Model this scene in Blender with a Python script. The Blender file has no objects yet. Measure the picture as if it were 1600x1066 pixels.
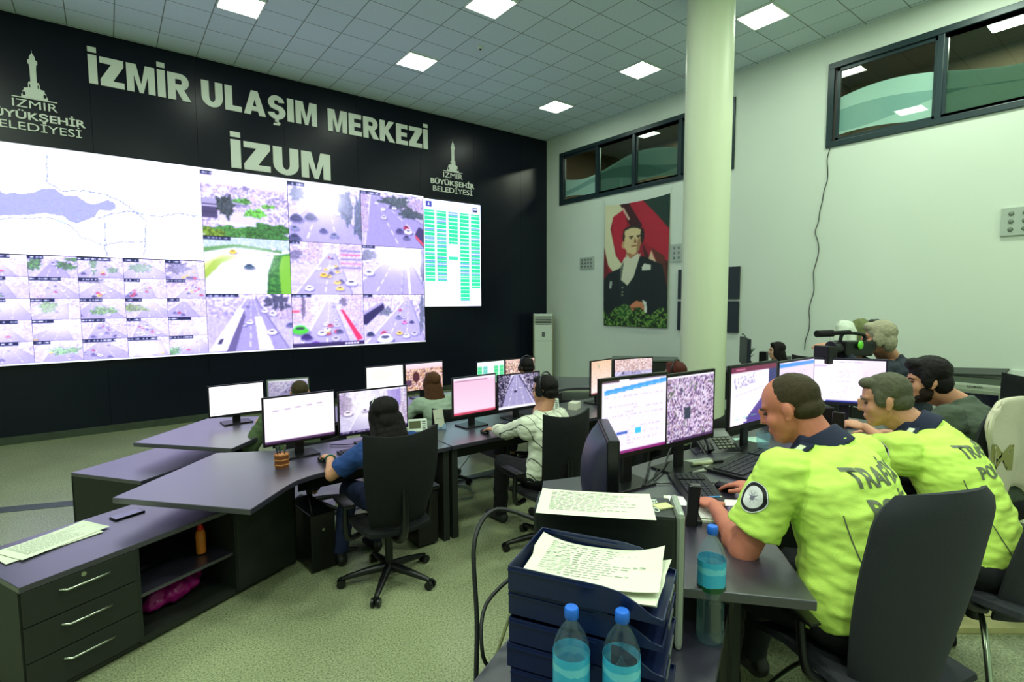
import bpy, bmesh, math, random
import numpy as np
from mathutils import Vector, Matrix, Quaternion
PI = math.pi
sc = bpy.context.scene
C = bpy.context.collection
# ---------------------------------------------------------------- camera
CAM_F, CAM_YAW, CAM_PITCH, CAM_ROLL, CAM_H = 818.0, 37.58, 4.49, -0.26, 2.0
cam_d = bpy.data.cameras.new('camera'); cam = bpy.data.objects.new('camera', cam_d); C.objects.link(cam)
cam_d.sensor_width = 36; cam_d.lens = CAM_F / 1600 * 36; cam_d.clip_start = 0.05
_y, _p, _r = math.radians(CAM_YAW), math.radians(CAM_PITCH), math.radians(CAM_ROLL)
fw = Vector((math.sin(_y) * math.cos(_p), math.cos(_y) * math.cos(_p), -math.sin(_p)))
r0 = Vector((math.cos(_y), -math.sin(_y), 0)); u0 = r0.cross(fw)
rt = r0 * math.cos(_r) + u0 * math.sin(_r); up = u0 * math.cos(_r) - r0 * math.sin(_r)
cam.matrix_world = Matrix(((rt.x, up.x, -fw.x, 0), (rt.y, up.y, -fw.y, 0), (rt.z, up.z, -fw.z, CAM_H), (0, 0, 0, 1)))
sc.camera = cam
# ---------------------------------------------------------------- view, world
sc.view_settings.view_transform = 'Standard'; sc.view_settings.look = 'None'
sc.view_settings.gamma = 1; sc.view_settings.use_curve_mapping = False
sc.view_settings.exposure = 0.12
w = bpy.data.worlds.new('world'); sc.world = w; w.use_nodes = True
w.node_tree.nodes['Background'].inputs[0].default_value = (0.5, 0.6, 0.55, 1)
w.node_tree.nodes['Background'].inputs[1].default_value = 0.05
LIGHT_COL = (0.87, 1.0, 0.83); LIGHT_W = 22.0
CZ = 5.93; XW = 8.85; YW = 10.05           # ceiling height, right wall, video wall
# ceiling lamps over the part of the room behind the camera
for i, (lx, ly) in enumerate([(-1.5, 1.8), (1.06, 1.8), (4.25, 1.8), (7.44, 1.8), (-1.5, -1.5), (1.06, -1.5), (4.25, -1.5), (7.44, -1.5), (-2.1, 3.9), (-2.1, 6.0)]):
    ld = bpy.data.lights.new('ceiling_lamp', 'AREA'); ld.shape = 'SQUARE'; ld.size = 0.5
    ld.color = (0.85, 1.0, 0.80); ld.energy = 70
    lo = bpy.data.objects.new('ceiling_lamp', ld); C.objects.link(lo); lo.location = (lx, ly, CZ - 0.03)

# ---------------------------------------------------------------- materials
def lin(c): 
    c = np.asarray(c, float) / 255.0
    return np.where(c <= 0.04045, c / 12.92, ((c + 0.055) / 1.055) ** 2.4)
def L3(c): return tuple(float(x) for x in lin(c)) + (1.0,)
_m = {}
def mat(name, col=(128, 128, 128), rough=0.5, metal=0.0, spec=0.5, bump=None, emit=0, ecol=None, trans=0, ior=1.45, var=None, coat=0, alpha=1):
    if name in _m: return _m[name]
    m = bpy.data.materials.new(name); m.use_nodes = True; nt = m.node_tree; b = nt.nodes['Principled BSDF']
    b.inputs['Base Color'].default_value = L3(col); b.inputs['Roughness'].default_value = rough
    b.inputs['Metallic'].default_value = metal; b.inputs['Specular IOR Level'].default_value = spec
    b.inputs['Transmission Weight'].default_value = trans; b.inputs['IOR'].default_value = ior
    b.inputs['Coat Weight'].default_value = coat; b.inputs['Alpha'].default_value = alpha
    if emit: b.inputs['Emission Color'].default_value = L3(ecol or col); b.inputs['Emission Strength'].default_value = emit
    tc = nt.nodes.new('ShaderNodeTexCoord')
    if var:      # (scale, amount): mottled colour
        n = nt.nodes.new('ShaderNodeTexNoise'); n.inputs['Scale'].default_value = var[0]; n.inputs['Detail'].default_value = 4
        nt.links.new(tc.outputs['Object'], n.inputs['Vector'])
        mx = nt.nodes.new('ShaderNodeMix'); mx.data_type = 'RGBA'
        c = np.array(L3(col)[:3])
        mx.inputs[6].default_value = tuple(c * (1 - var[1])) + (1,); mx.inputs[7].default_value = tuple(np.minimum(c * (1 + var[1]), 1)) + (1,)
        nt.links.new(n.outputs['Fac'], mx.inputs[0]); nt.links.new(mx.outputs[2], b.inputs['Base Color'])
    if bump:     # (scale, strength)
        n = nt.nodes.new('ShaderNodeTexNoise'); n.inputs['Scale'].default_value = bump[0]; n.inputs['Detail'].default_value = 3
        nt.links.new(tc.outputs['Object'], n.inputs['Vector'])
        bp = nt.nodes.new('ShaderNodeBump'); bp.inputs['Strength'].default_value = bump[1]; bp.inputs['Distance'].default_value = 0.01
        nt.links.new(n.outputs['Fac'], bp.inputs['Height']); nt.links.new(bp.outputs['Normal'], b.inputs['Normal'])
    _m[name] = m
    return m
def colmat(name, emit=0.0, rough=0.5, tint=None):
    """surface whose picture is stored as a colour attribute: a lit screen when emit > 0, print otherwise"""
    if name in _m: return _m[name]
    m = bpy.data.materials.new(name); m.use_nodes = True; nt = m.node_tree; b = nt.nodes['Principled BSDF']
    a = nt.nodes.new('ShaderNodeAttribute'); a.attribute_name = 'Col'
    if emit:
        b.inputs['Base Color'].default_value = (0.01, 0.01, 0.012, 1)
        mt = nt.nodes.new('ShaderNodeVectorMath'); mt.operation = 'MULTIPLY'; mt.inputs[1].default_value = tint or (1, 1, 1); nt.links.new(a.outputs['Color'], mt.inputs[0])
        nt.links.new(mt.outputs[0], b.inputs['Emission Color']); b.inputs['Emission Strength'].default_value = emit
    else: nt.links.new(a.outputs['Color'], b.inputs['Base Color'])
    b.inputs['Roughness'].default_value = rough
    _m[name] = m
    return m
def front_fresnel(nt, ior):
    fr = nt.nodes.new('ShaderNodeFresnel'); fr.inputs[0].default_value = ior; g = nt.nodes.new('ShaderNodeNewGeometry'); a = nt.nodes.new('ShaderNodeMath'); a.operation = 'SUBTRACT'; a.inputs[0].default_value = 1
    m = nt.nodes.new('ShaderNodeMath'); m.operation = 'MULTIPLY'; nt.links.new(g.outputs['Backfacing'], a.inputs[1]); nt.links.new(fr.outputs[0], m.inputs[0]); nt.links.new(a.outputs[0], m.inputs[1]); return m
# ---------------------------------------------------------------- objects
def props(o, label=None, cat=None, group=None, kind=None):
    if label: o['label'] = label
    if cat: o['category'] = cat
    if group: o['group'] = group
    if kind: o['kind'] = kind
    return o
def root(name, loc, rz=0.0, label=None, cat=None, group=None):
    o = bpy.data.objects.new(name, None); o.empty_display_size = 0.1; C.objects.link(o)
    o.location = loc; o.rotation_euler = (0, 0, rz); o.matrix_basis = Matrix.Translation(loc) @ Matrix.Rotation(rz, 4, 'Z')
    return props(o, label, cat, group)
def tree_copy(o, parent=None):
    c = o.copy(); C.objects.link(c)
    if parent: c.parent = parent
    for ch in [x for x in o.children]: tree_copy(ch, c)
    return c
def dup(o, loc, rz, label=None, group=None):
    c = tree_copy(o); c.location = loc; c.rotation_euler = (0, 0, rz)
    if label: c['label'] = label
    if group: c['group'] = group
    return c
class MB:
    def __init__(s): s.bm = bmesh.new()
    def _x(s, vs, M):
        if M is not None: bmesh.ops.transform(s.bm, matrix=M, verts=vs)
    def box(s, c, d, rz=0, M=None, bev=0):
        g = bmesh.ops.create_cube(s.bm, size=1); v = g['verts']
        bmesh.ops.scale(s.bm, vec=d, verts=v)
        if bev:
            es = list({e for q in v for e in q.link_edges})
            r = bmesh.ops.bevel(s.bm, geom=es, offset=bev, segments=2, affect='EDGES', profile=0.6)
            v = list({q for f in r['faces'] for q in f.verts} | {q for q in v if q.is_valid})
        T = Matrix.Translation(c) @ Matrix.Rotation(rz, 4, 'Z')
        s._x(v, (M @ T) if M is not None else T); return s
    def b2(s, a, b, bev=0, M=None):
        a = Vector(a); b = Vector(b); return s.box((a + b) / 2, [abs(x) for x in (b - a)], bev=bev, M=M)
    def prism(s, poly, z0, z1, M=None):
        a = [s.bm.verts.new((p[0], p[1], z0)) for p in poly]; b = [s.bm.verts.new((p[0], p[1], z1)) for p in poly]
        n = len(poly); area = sum(poly[i][0] * poly[(i + 1) % n][1] - poly[(i + 1) % n][0] * poly[i][1] for i in range(n))
        if area < 0: a.reverse(); b.reverse()
        s.bm.faces.new(a[::-1]); s.bm.faces.new(b)
        for i in range(n): s.bm.faces.new((a[i], a[(i + 1) % n], b[(i + 1) % n], b[i]))
        s._x(a + b, M); return s
    def cyl(s, p0, p1, r0, r1=None, n=16, M=None):
        r1 = r0 if r1 is None else r1; p0 = Vector(p0); p1 = Vector(p1); d = p1 - p0
        g = bmesh.ops.create_cone(s.bm, cap_ends=True, segments=n, radius1=r0, radius2=max(r1, 1e-5), depth=d.length)
        T = Matrix.Translation((p0 + p1) / 2) @ d.to_track_quat('Z', 'Y').to_matrix().to_4x4()
        s._x(g['verts'], (M @ T) if M is not None else T); return s
    def ell(s, c, r, rot=None, seg=20, M=None):
        T = Matrix.Translation(c) @ (rot if rot is not None else Matrix.Identity(4)) @ Matrix.Diagonal((*r, 1))
        if M is not None: T = M @ T
        m = max(8, seg * 2 // 3); nv = s.bm.verts.new; nf = s.bm.faces.new
        top = nv(T @ Vector((0, 0, 1))); bot = nv(T @ Vector((0, 0, -1)))
        R_ = [[nv(T @ Vector((math.sin(PI * j / m) * math.cos(2 * PI * k / seg), math.sin(PI * j / m) * math.sin(2 * PI * k / seg), math.cos(PI * j / m)))) for k in range(seg)] for j in range(1, m)]
        for k in range(seg):
            k2 = (k + 1) % seg; nf((top, R_[0][k], R_[0][k2])); nf((bot, R_[-1][k2], R_[-1][k]))
            for j in range(m - 2): nf((R_[j][k], R_[j + 1][k], R_[j + 1][k2], R_[j][k2]))
        return s
    def tube(s, pts, r, n=8, M=None, smooth=True):
        pts = [Vector(p) for p in pts]
        if smooth and len(pts) > 2:
            q = []
            for i in range(len(pts) - 1):
                a = pts[max(i - 1, 0)]; b = pts[i]; c = pts[i + 1]; d = pts[min(i + 2, len(pts) - 1)]
                for k in range(5):
                    t = k / 5; q.append(0.5 * ((2 * b) + (c - a) * t + (2 * a - 5 * b + 4 * c - d) * t * t + (3 * b - a - 3 * c + d) * t ** 3))
            q.append(pts[-1]); pts = q
        rs = r if isinstance(r, (list, tuple)) else [r] * len(pts)
        if len(rs) != len(pts): rs = list(np.interp(np.linspace(0, 1, len(pts)), np.linspace(0, 1, len(rs)), rs))
        rings = []; N = None
        for i, p in enumerate(pts):
            t = (pts[min(i + 1, len(pts) - 1)] - pts[max(i - 1, 0)]).normalized()
            if N is None: N = t.orthogonal().normalized()
            N = (N - t * N.dot(t)).normalized(); B = t.cross(N)
            rings.append([s.bm.verts.new(p + (N * math.cos(2 * PI * k / n) + B * math.sin(2 * PI * k / n)) * rs[i]) for k in range(n)])
        for i in range(len(rings) - 1):
            for k in range(n): s.bm.faces.new((rings[i][k], rings[i][(k + 1) % n], rings[i + 1][(k + 1) % n], rings[i + 1][k]))
        s.bm.faces.new(rings[0][::-1]); s.bm.faces.new(rings[-1])
        s._x([v for q in rings for v in q], M); return s
    def lathe(s, prof, c=(0, 0, 0), n=24, M=None):
        rings = [[s.bm.verts.new((c[0] + max(r, 1e-4) * math.cos(2 * PI * k / n), c[1] + max(r, 1e-4) * math.sin(2 * PI * k / n), c[2] + z)) for k in range(n)] for r, z in prof]
        for i in range(len(rings) - 1):
            for k in range(n): s.bm.faces.new((rings[i][k], rings[i][(k + 1) % n], rings[i + 1][(k + 1) % n], rings[i + 1][k]))
        s.bm.faces.new(rings[0][::-1]); s.bm.faces.new(rings[-1])
        s._x([v for q in rings for v in q], M); return s
    def shell(s, f, nu=16, nv=16, t=0.03, M=None):
        """curved panel: f(u, v) -> point, thickness t, closed"""
        P = [[Vector(f(i / nu, j / nv)) for i in range(nu + 1)] for j in range(nv + 1)]
        A, B = [], []
        for j in range(nv + 1):
            ra, rb = [], []
            for i in range(nu + 1):
                du = P[j][min(i + 1, nu)] - P[j][max(i - 1, 0)]; dv = P[min(j + 1, nv)][i] - P[max(j - 1, 0)][i]
                nn = du.cross(dv); nn = nn.normalized() if nn.length > 1e-9 else Vector((0, 1, 0))
                e = min(i, nu - i, j, nv - j); k = 0.35 if e == 0 else (0.8 if e == 1 else 1)
                ra.append(s.bm.verts.new(P[j][i] + nn * t / 2 * k)); rb.append(s.bm.verts.new(P[j][i] - nn * t / 2 * k))
            A.append(ra); B.append(rb)
        for j in range(nv):
            for i in range(nu):
                s.bm.faces.new((A[j][i], A[j][i + 1], A[j + 1][i + 1], A[j + 1][i])); s.bm.faces.new((B[j][i], B[j + 1][i], B[j + 1][i + 1], B[j][i + 1]))
        ed = [(0, i) for i in range(nu + 1)] + [(j, nu) for j in range(1, nv + 1)] + [(nv, i) for i in range(nu - 1, -1, -1)] + [(j, 0) for j in range(nv - 1, 0, -1)]
        for k in range(len(ed)):
            a = ed[k]; b = ed[(k + 1) % len(ed)]
            s.bm.faces.new((A[a[0]][a[1]], B[a[0]][a[1]], B[b[0]][b[1]], A[b[0]][b[1]]))
        s._x([v for r_ in A + B for v in r_], M); return s
    def build(s, name, m, parent=None, smooth=False, W=False, sub=0, label=None):
        me = bpy.data.meshes.new(name)
        if W and parent is not None:
            p = parent; T = Matrix.Identity(4)
            while p is not None: T = p.matrix_basis @ T; p = p.parent
            bmesh.ops.transform(s.bm, matrix=T.inverted(), verts=s.bm.verts[:])
        bmesh.ops.recalc_face_normals(s.bm, faces=s.bm.faces[:])
        s.bm.to_mesh(me); s.bm.free(); me.materials.append(m)
        o = bpy.data.objects.new(name, me); C.objects.link(o)
        if parent is not None: o.parent = parent
        if smooth:
            me.polygons.foreach_set('use_smooth', [True] * len(me.polygons))
            try: me.set_sharp_from_angle(angle=math.radians(50))
            except Exception: pass
        if sub: mm = o.modifiers.new('sub', 'SUBSURF'); mm.levels = mm.render_levels = sub
        if label: o['label'] = label
        return o
def R2(x, y, a): return (x * math.cos(a) - y * math.sin(a), x * math.sin(a) + y * math.cos(a))
def text_mesh(txt, size, bold=0.0, ext=0.004, res=4):
    cu = bpy.data.curves.new('t', 'FONT'); cu.body = txt; cu.size = size; cu.offset = bold; cu.extrude = ext; cu.resolution_u = res
    o = bpy.data.objects.new('t', cu); C.objects.link(o); bpy.context.view_layer.update()
    me = bpy.data.meshes.new_from_object(o.evaluated_get(bpy.context.evaluated_depsgraph_get()))
    bpy.data.objects.remove(o); bpy.data.curves.remove(cu); return me
def text_obj(name, txt, m, parent, x0, x1, z0, z1, bold=0.0, ext=0.004, T=None, cap=True):
    """lettering fitted to x0..x1 and cap height z0..z1 in the XY plane, then moved by T"""
    me = text_mesh(txt, 1.0, bold, ext); n = len(me.vertices); co = np.empty(n * 3); me.vertices.foreach_get('co', co); co = co.reshape(-1, 3)
    ref = text_mesh('H', 1.0, bold, ext); rc = np.empty(len(ref.vertices) * 3); ref.vertices.foreach_get('co', rc); rc = rc.reshape(-1, 3)
    lo, hi = rc[:, 1].min(), rc[:, 1].max()
    co[:, 0] = x0 + (co[:, 0] - co[:, 0].min()) / (co[:, 0].max() - co[:, 0].min()) * (x1 - x0)
    co[:, 1] = z0 + (co[:, 1] - lo) / (hi - lo) * (z1 - z0)
    me.vertices.foreach_set('co', co.ravel()); me.update(); bpy.data.meshes.remove(ref)
    me.materials.clear(); me.materials.append(m); me.name = name
    if T is not None: me.transform(T)
    o = bpy.data.objects.new(name, me); C.objects.link(o)
    if parent is not None: o.parent = parent
    return o
# ---------------------------------------------------------------- pictures for screens and print
class Pic:
    def __init__(s, W, H, col=(255, 255, 255)):
        s.W, s.H = W, H; s.a = np.ones((H, W, 3)) * np.array(col, float)
        s.u, s.v = np.meshgrid((np.arange(W) + .5) / W, (np.arange(H) + .5) / H)
    def put(s, m, col, al=1.0):
        s.a[m] = s.a[m] * (1 - al) + np.array(col, float) * al; return s
    def rect(s, x0, y0, x1, y1, col, al=1.0): return s.put((s.u >= x0) & (s.u <= x1) & (s.v >= y0) & (s.v <= y1), col, al)
    def ell(s, x, y, rx, ry, col, al=1.0, rot=0):
        dx, dy = s.u - x, s.v - y; c, n = math.cos(rot), math.sin(rot)
        return s.put(((dx * c + dy * n) / rx) ** 2 + ((-dx * n + dy * c) / ry) ** 2 < 1, col, al)
    def inside(s, pts):
        m = np.zeros(s.u.shape, bool); n = len(pts)
        for i in range(n):
            x1, y1 = pts[i]; x2, y2 = pts[(i + 1) % n]
            if y1 == y2: continue
            c = ((y1 > s.v) != (y2 > s.v)) & (s.u < (x2 - x1) * (s.v - y1) / (y2 - y1) + x1); m ^= c
        return m
    def poly(s, pts, col, al=1.0): return s.put(s.inside(pts), col, al)
    def lump(s, x, y, a, b, cols, cell=1, seed=0, al=.9):
        dx, dy = (s.u - x) / a, (s.v - y) / b; t = np.arctan2(dy, dx); r = np.random.RandomState(seed + int(x * 97) + int(y * 31)); k = 1.0
        for q in (2, 3, 5, 8, 13): k = k + r.uniform(.05, .16) * np.sin(q * t + r.uniform(0, 6))
        return s.fuzz(np.hypot(dx, dy) < k * .95, cols, cell, seed, al)
    def line(s, x0, y0, x1, y1, w, col, al=1.0):
        asp = s.W / s.H; dx, dy = (x1 - x0) * asp, y1 - y0; L = dx * dx + dy * dy + 1e-9
        px, py = (s.u - x0) * asp, s.v - y0; t = np.clip((px * dx + py * dy) / L, 0, 1)
        return s.put((px - t * dx) ** 2 + (py - t * dy) ** 2 < w * w, col, al)
    def noise(s, amp, cell=1, seed=0, mask=None):
        r = np.random.RandomState(seed); n = r.rand(s.H // cell + 2, s.W // cell + 2)
        n = np.repeat(np.repeat(n, cell, 0), cell, 1)[:s.H, :s.W, None] - .5
        d = n * 2 * amp
        s.a = s.a + (d if mask is None else d * mask[..., None]); return s
    def fuzz(s, mask, cols, cell=2, seed=0, al=1.0):
        r = np.random.RandomState(seed); k = r.randint(0, len(cols), (s.H // cell + 2, s.W // cell + 2))
        k = np.repeat(np.repeat(k, cell, 0), cell, 1)[:s.H, :s.W]; cc = np.array(cols, float)[k]
        s.a[mask] = s.a[mask] * (1 - al) + cc[mask] * al; return s
    def grad(s, c0, c1, y0=0, y1=1):
        t = np.clip((s.v - y0) / (y1 - y0), 0, 1)[..., None]; m = (s.v >= y0) & (s.v <= y1)
        g = np.array(c0, float) * (1 - t) + np.array(c1, float) * t; s.a[m] = g[m]; return s
    def glow(s, x, y, rx, ry, col, al):
        k = np.exp(-(((s.u - x) / rx) ** 2 + ((s.v - y) / ry) ** 2))[..., None] * al; s.a = s.a * (1 - k) + np.array(col, float) * k; return s
    def car(s, x, y, w, col, asp=0.62, dark=(40, 40, 70)):
        h = w * asp * s.W / s.H
        s.ell(x + w * .05, y + h * .35, w * .6, h * .4, (70, 65, 105), .55)
        s.ell(x, y + h * .12, w * .5, h * .38, col); s.ell(x, y - h * .16, w * .34, h * .3, tuple(min(255, c * 1.05 + 10) for c in col))
        s.ell(x, y - h * .12, w * .28, h * .16, dark, .8); return s
    def dashes(s, x0, y0, x1, h, col, seed=0, al=1.0, gap=0.35, n=None):
        r = random.Random(seed); x = x0; step = (x1 - x0) / (n or max(4, int((x1 - x0) * s.W / 2.2)))
        while x < x1:
            if r.random() > gap: s.rect(x, y0, x + step * .8, y0 + h, col, al)
            x += step
        return s
    def blur(s, n=1):
        for _ in range(n):
            q = np.pad(s.a, ((1, 1), (1, 1), (0, 0)), 'edge'); s.a = (q[1:-1, 1:-1] * 2 + q[:-2, 1:-1] + q[2:, 1:-1] + q[1:-1, :-2] + q[1:-1, 2:]) / 6
        return s
    def title(s, wd=0.4, hh=0.07, seed=0):
        s.rect(0, 0, wd, hh, (28, 32, 70)); s.dashes(.02, hh * .3, wd - .02, hh * .42, (225, 228, 250), seed); return s
def picture(name, pic, m, parent, ox, oy, oz, ux, uz, w, h):
    """flat grid with the picture in a colour attribute; (ox,oy,oz) = lower-left corner, ux/uz unit vectors to the right and up"""
    W, H = pic.W, pic.H; o0 = np.array((ox, oy, oz), float); ux = np.array(ux, float); uz = np.array(uz, float)
    s_ = np.linspace(0, 1, W); t_ = np.linspace(1, 0, H)
    P = o0 + s_[None, :, None] * w * ux + t_[:, None, None] * h * uz
    me = bpy.data.meshes.new(name); me.vertices.add(W * H); me.vertices.foreach_set('co', P.reshape(-1))
    i = np.arange(H - 1)[:, None] * W + np.arange(W - 1)[None, :]
    q = np.stack([i + W, i + W + 1, i + 1, i], -1).reshape(-1, 4); nf = len(q)
    me.loops.add(nf * 4); me.loops.foreach_set('vertex_index', q.ravel().astype(np.int32))
    me.polygons.add(nf); me.polygons.foreach_set('loop_start', np.arange(nf, dtype=np.int32) * 4)
    try: me.polygons.foreach_set('loop_total', np.full(nf, 4, np.int32))
    except Exception: pass
    me.update(calc_edges=True)
    ca = me.color_attributes.new('Col', 'FLOAT_COLOR', 'POINT')
    c = np.concatenate([lin(np.clip(pic.a, 0, 255)), np.ones((H, W, 1))], -1).astype(np.float32)
    ca.data.foreach_set('color', c.ravel()); me.materials.append(m); me.validate()
    o = bpy.data.objects.new(name, me); C.objects.link(o)
    if parent is not None: o.parent = parent
    return o
# ================================================================ THE ROOM
def struct(o): o['kind'] = 'structure'; return o
def wall_mat(name, col, rough=0.7):
    m = mat(name, col, rough, bump=(90, 0.06), var=(0.6, 0.05)); return m
M_wall = wall_mat('wall_paint', (208, 219, 205), 0.5)
XL, YB = -6.0, -4.5
# floor: speckled cast terrazzo with two dark bands
fm = bpy.data.materials.new('speckled_floor'); fm.use_nodes = True; nt = fm.node_tree; b = nt.nodes['Principled BSDF']
tc = nt.nodes.new('ShaderNodeTexCoord'); n1 = nt.nodes.new('ShaderNodeTexNoise'); n1.inputs['Scale'].default_value = 95; n1.inputs['Detail'].default_value = 5; n1.inputs['Roughness'].default_value = .8
n2 = nt.nodes.new('ShaderNodeTexNoise'); n2.inputs['Scale'].default_value = 0.9; n2.inputs['Detail'].default_value = 3
cr = nt.nodes.new('ShaderNodeValToRGB'); cr.color_ramp.elements[0].position = .36; cr.color_ramp.elements[0].color = L3((80, 88, 60)); cr.color_ramp.elements[1].position = .56; cr.color_ramp.elements[1].color = L3((168, 176, 138))
mx = nt.nodes.new('ShaderNodeMix'); mx.data_type = 'RGBA'; mx.blend_type = 'MULTIPLY'; mx.inputs[0].default_value = 1
cr2 = nt.nodes.new('ShaderNodeValToRGB'); cr2.color_ramp.elements[0].color = (.8, .8, .8, 1); cr2.color_ramp.elements[0].position = .3; cr2.color_ramp.elements[1].position = .7
for s_ in (n1, n2): nt.links.new(tc.outputs['Object'], s_.inputs['Vector'])
nt.links.new(n1.outputs['Fac'], cr.inputs['Fac']); nt.links.new(n2.outputs['Fac'], cr2.inputs['Fac'])
nt.links.new(cr.outputs['Color'], mx.inputs[6]); nt.links.new(cr2.outputs['Color'], mx.inputs[7])
nt.links.new(mx.outputs[2], b.inputs['Base Color']); b.inputs['Roughness'].default_value = .27
_m['speckled_floor'] = fm
struct(MB().b2((XL, YB, -.1), (XW, YW, 0)).build('floor', fm))
M_band = mat('dark_floor_band', (58, 68, 66), .4, var=(60, .2))
struct(MB().b2((0.6, 4.78, 0), (7.5, 4.94, .003)).build('floor_band', M_band))
struct(MB().prism([(-6, 8.05), (-6, 8.22), (-.9, 6.98), (.35, 6.5), (.35, 6.33), (-.9, 6.8)], 0, .003).build('floor_band', M_band))
struct(MB().b2((2.5, YB, 0), (XW, 2.3, .15)).build('floor_platform', fm))
# ceiling tiles
cm = bpy.data.materials.new('ceiling_tiles'); cm.use_nodes = True; nt = cm.node_tree; b = nt.nodes['Principled BSDF']
tc = nt.nodes.new('ShaderNodeTexCoord'); mp = nt.nodes.new('ShaderNodeMapping'); TS = .531
mp.inputs['Location'].default_value = (-(7.44 - TS / 2) % TS, -(6.03 - TS / 2) % TS, 0)
br = nt.nodes.new('ShaderNodeTexBrick'); br.offset = 0; br.squash = 1; br.inputs['Scale'].default_value = 1
br.inputs['Brick Width'].default_value = TS; br.inputs['Row Height'].default_value = TS; br.inputs['Mortar Size'].default_value = .008; br.inputs['Mortar Smooth'].default_value = .3
br.inputs['Color1'].default_value = L3((206, 222, 226)); br.inputs['Color2'].default_value = L3((200, 217, 221)); br.inputs['Mortar'].default_value = L3((120, 134, 126))
nz = nt.nodes.new('ShaderNodeTexNoise'); nz.inputs['Scale'].default_value = 60; nz.inputs['Detail'].default_value = 4
mx = nt.nodes.new('ShaderNodeMix'); mx.data_type = 'RGBA'; mx.blend_type = 'OVERLAY'; mx.inputs[0].default_value = .35
nt.links.new(tc.outputs['Object'], mp.inputs['Vector']); nt.links.new(mp.outputs['Vector'], br.inputs['Vector']); nt.links.new(tc.outputs['Object'], nz.inputs['Vector'])
nt.links.new(br.outputs['Color'], mx.inputs[6]); nt.links.new(nz.outputs['Color'], mx.inputs[7]); nt.links.new(mx.outputs[2], b.inputs['Base Color']); b.inputs['Roughness'].default_value = .9
_m['ceiling_tiles'] = cm
struct(MB().b2((XL, YB, CZ), (XW, YW, CZ + .1)).build('ceiling', cm))
# walls: the right one is built around its two windows
W1 = (5.07, 9.56, 4.28, 5.51); W2 = (-0.2, 3.58, 4.29, 5.53)   # y0, y1, z0, z1
mb = MB()
for a, b_, c, d in [(YB, W2[0], 0, CZ), (W2[0], W2[1], 0, W2[2]), (W2[0], W2[1], W2[3], CZ), (W2[1], W1[0], 0, CZ), (W1[0], W1[1], 0, W1[2]), (W1[0], W1[1], W1[3], CZ), (W1[1], YW + .2, 0, CZ)]:
    mb.b2((XW, a, c), (XW + .2, b_, d))
struct(mb.build('wall_right', M_wall))
struct(MB().b2((XL - .2, YB, 0), (XL, YW, CZ)).build('wall_left', M_wall))
struct(MB().b2((XL, YB - .2, 0), (XW, YB, CZ)).build('wall_front', M_wall))
M_black = mat('dark_wall_panel', (9, 16, 30), .3, spec=.32, bump=(6, .02))
struct(MB().b2((XL, YW + .03, 0), (XW, YW + .25, CZ)).build('wall_back', mat('panel_joint', (6, 8, 10), .6)))
# the dark boards that face the wall, one per 1.345 m
for k in range(-4, 8):
    x0 = -.05 + 1.345 * k; x1 = min(x0 + 1.345, XW)
    struct(MB().b2((x0 + .002, YW, 0.1), (x1 - .002, YW + .04, CZ)).build('wall_panel', M_black))
struct(MB().b2((XL, YW - .02, 0), (XW, YW + .03, .11)).build('baseboard_back', mat('stone_skirting', (52, 62, 48), .6, var=(9, .5))))
struct(MB().b2((XW - .015, YB, 0.0), (XW, YW, .09)).build('baseboard_right', mat('skirting', (190, 196, 184), .5)))
# windows
M_frame = mat('window_frame_metal', (34, 52, 56), .35, metal=.2)
gm = bpy.data.materials.new('window_glass'); gm.use_nodes = True; nt = gm.node_tree; nt.nodes.clear()
o_ = nt.nodes.new('ShaderNodeOutputMaterial'); t_ = nt.nodes.new('ShaderNodeBsdfTransparent'); t_.inputs[0].default_value = (.86, .93, .9, 1)
g_ = nt.nodes.new('ShaderNodeBsdfGlossy'); g_.inputs['Roughness'].default_value = .01; g_.inputs[0].default_value = (1, 1, 1, 1)
fr = front_fresnel(nt, 1.6); mi = nt.nodes.new('ShaderNodeMixShader')
nt.links.new(fr.outputs[0], mi.inputs[0]); nt.links.new(t_.outputs[0], mi.inputs[1]); nt.links.new(g_.outputs[0], mi.inputs[2]); nt.links.new(mi.outputs[0], o_.inputs[0])
_m['window_glass'] = gm
M_film = mat('frosted_film', (206, 226, 222), .5, alpha=.9); M_film2 = mat('frosted_film_dark', (160, 190, 190), .5, alpha=.85)
M_brown = mat('gallery_wall', (86, 78, 60), .9); 
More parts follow.
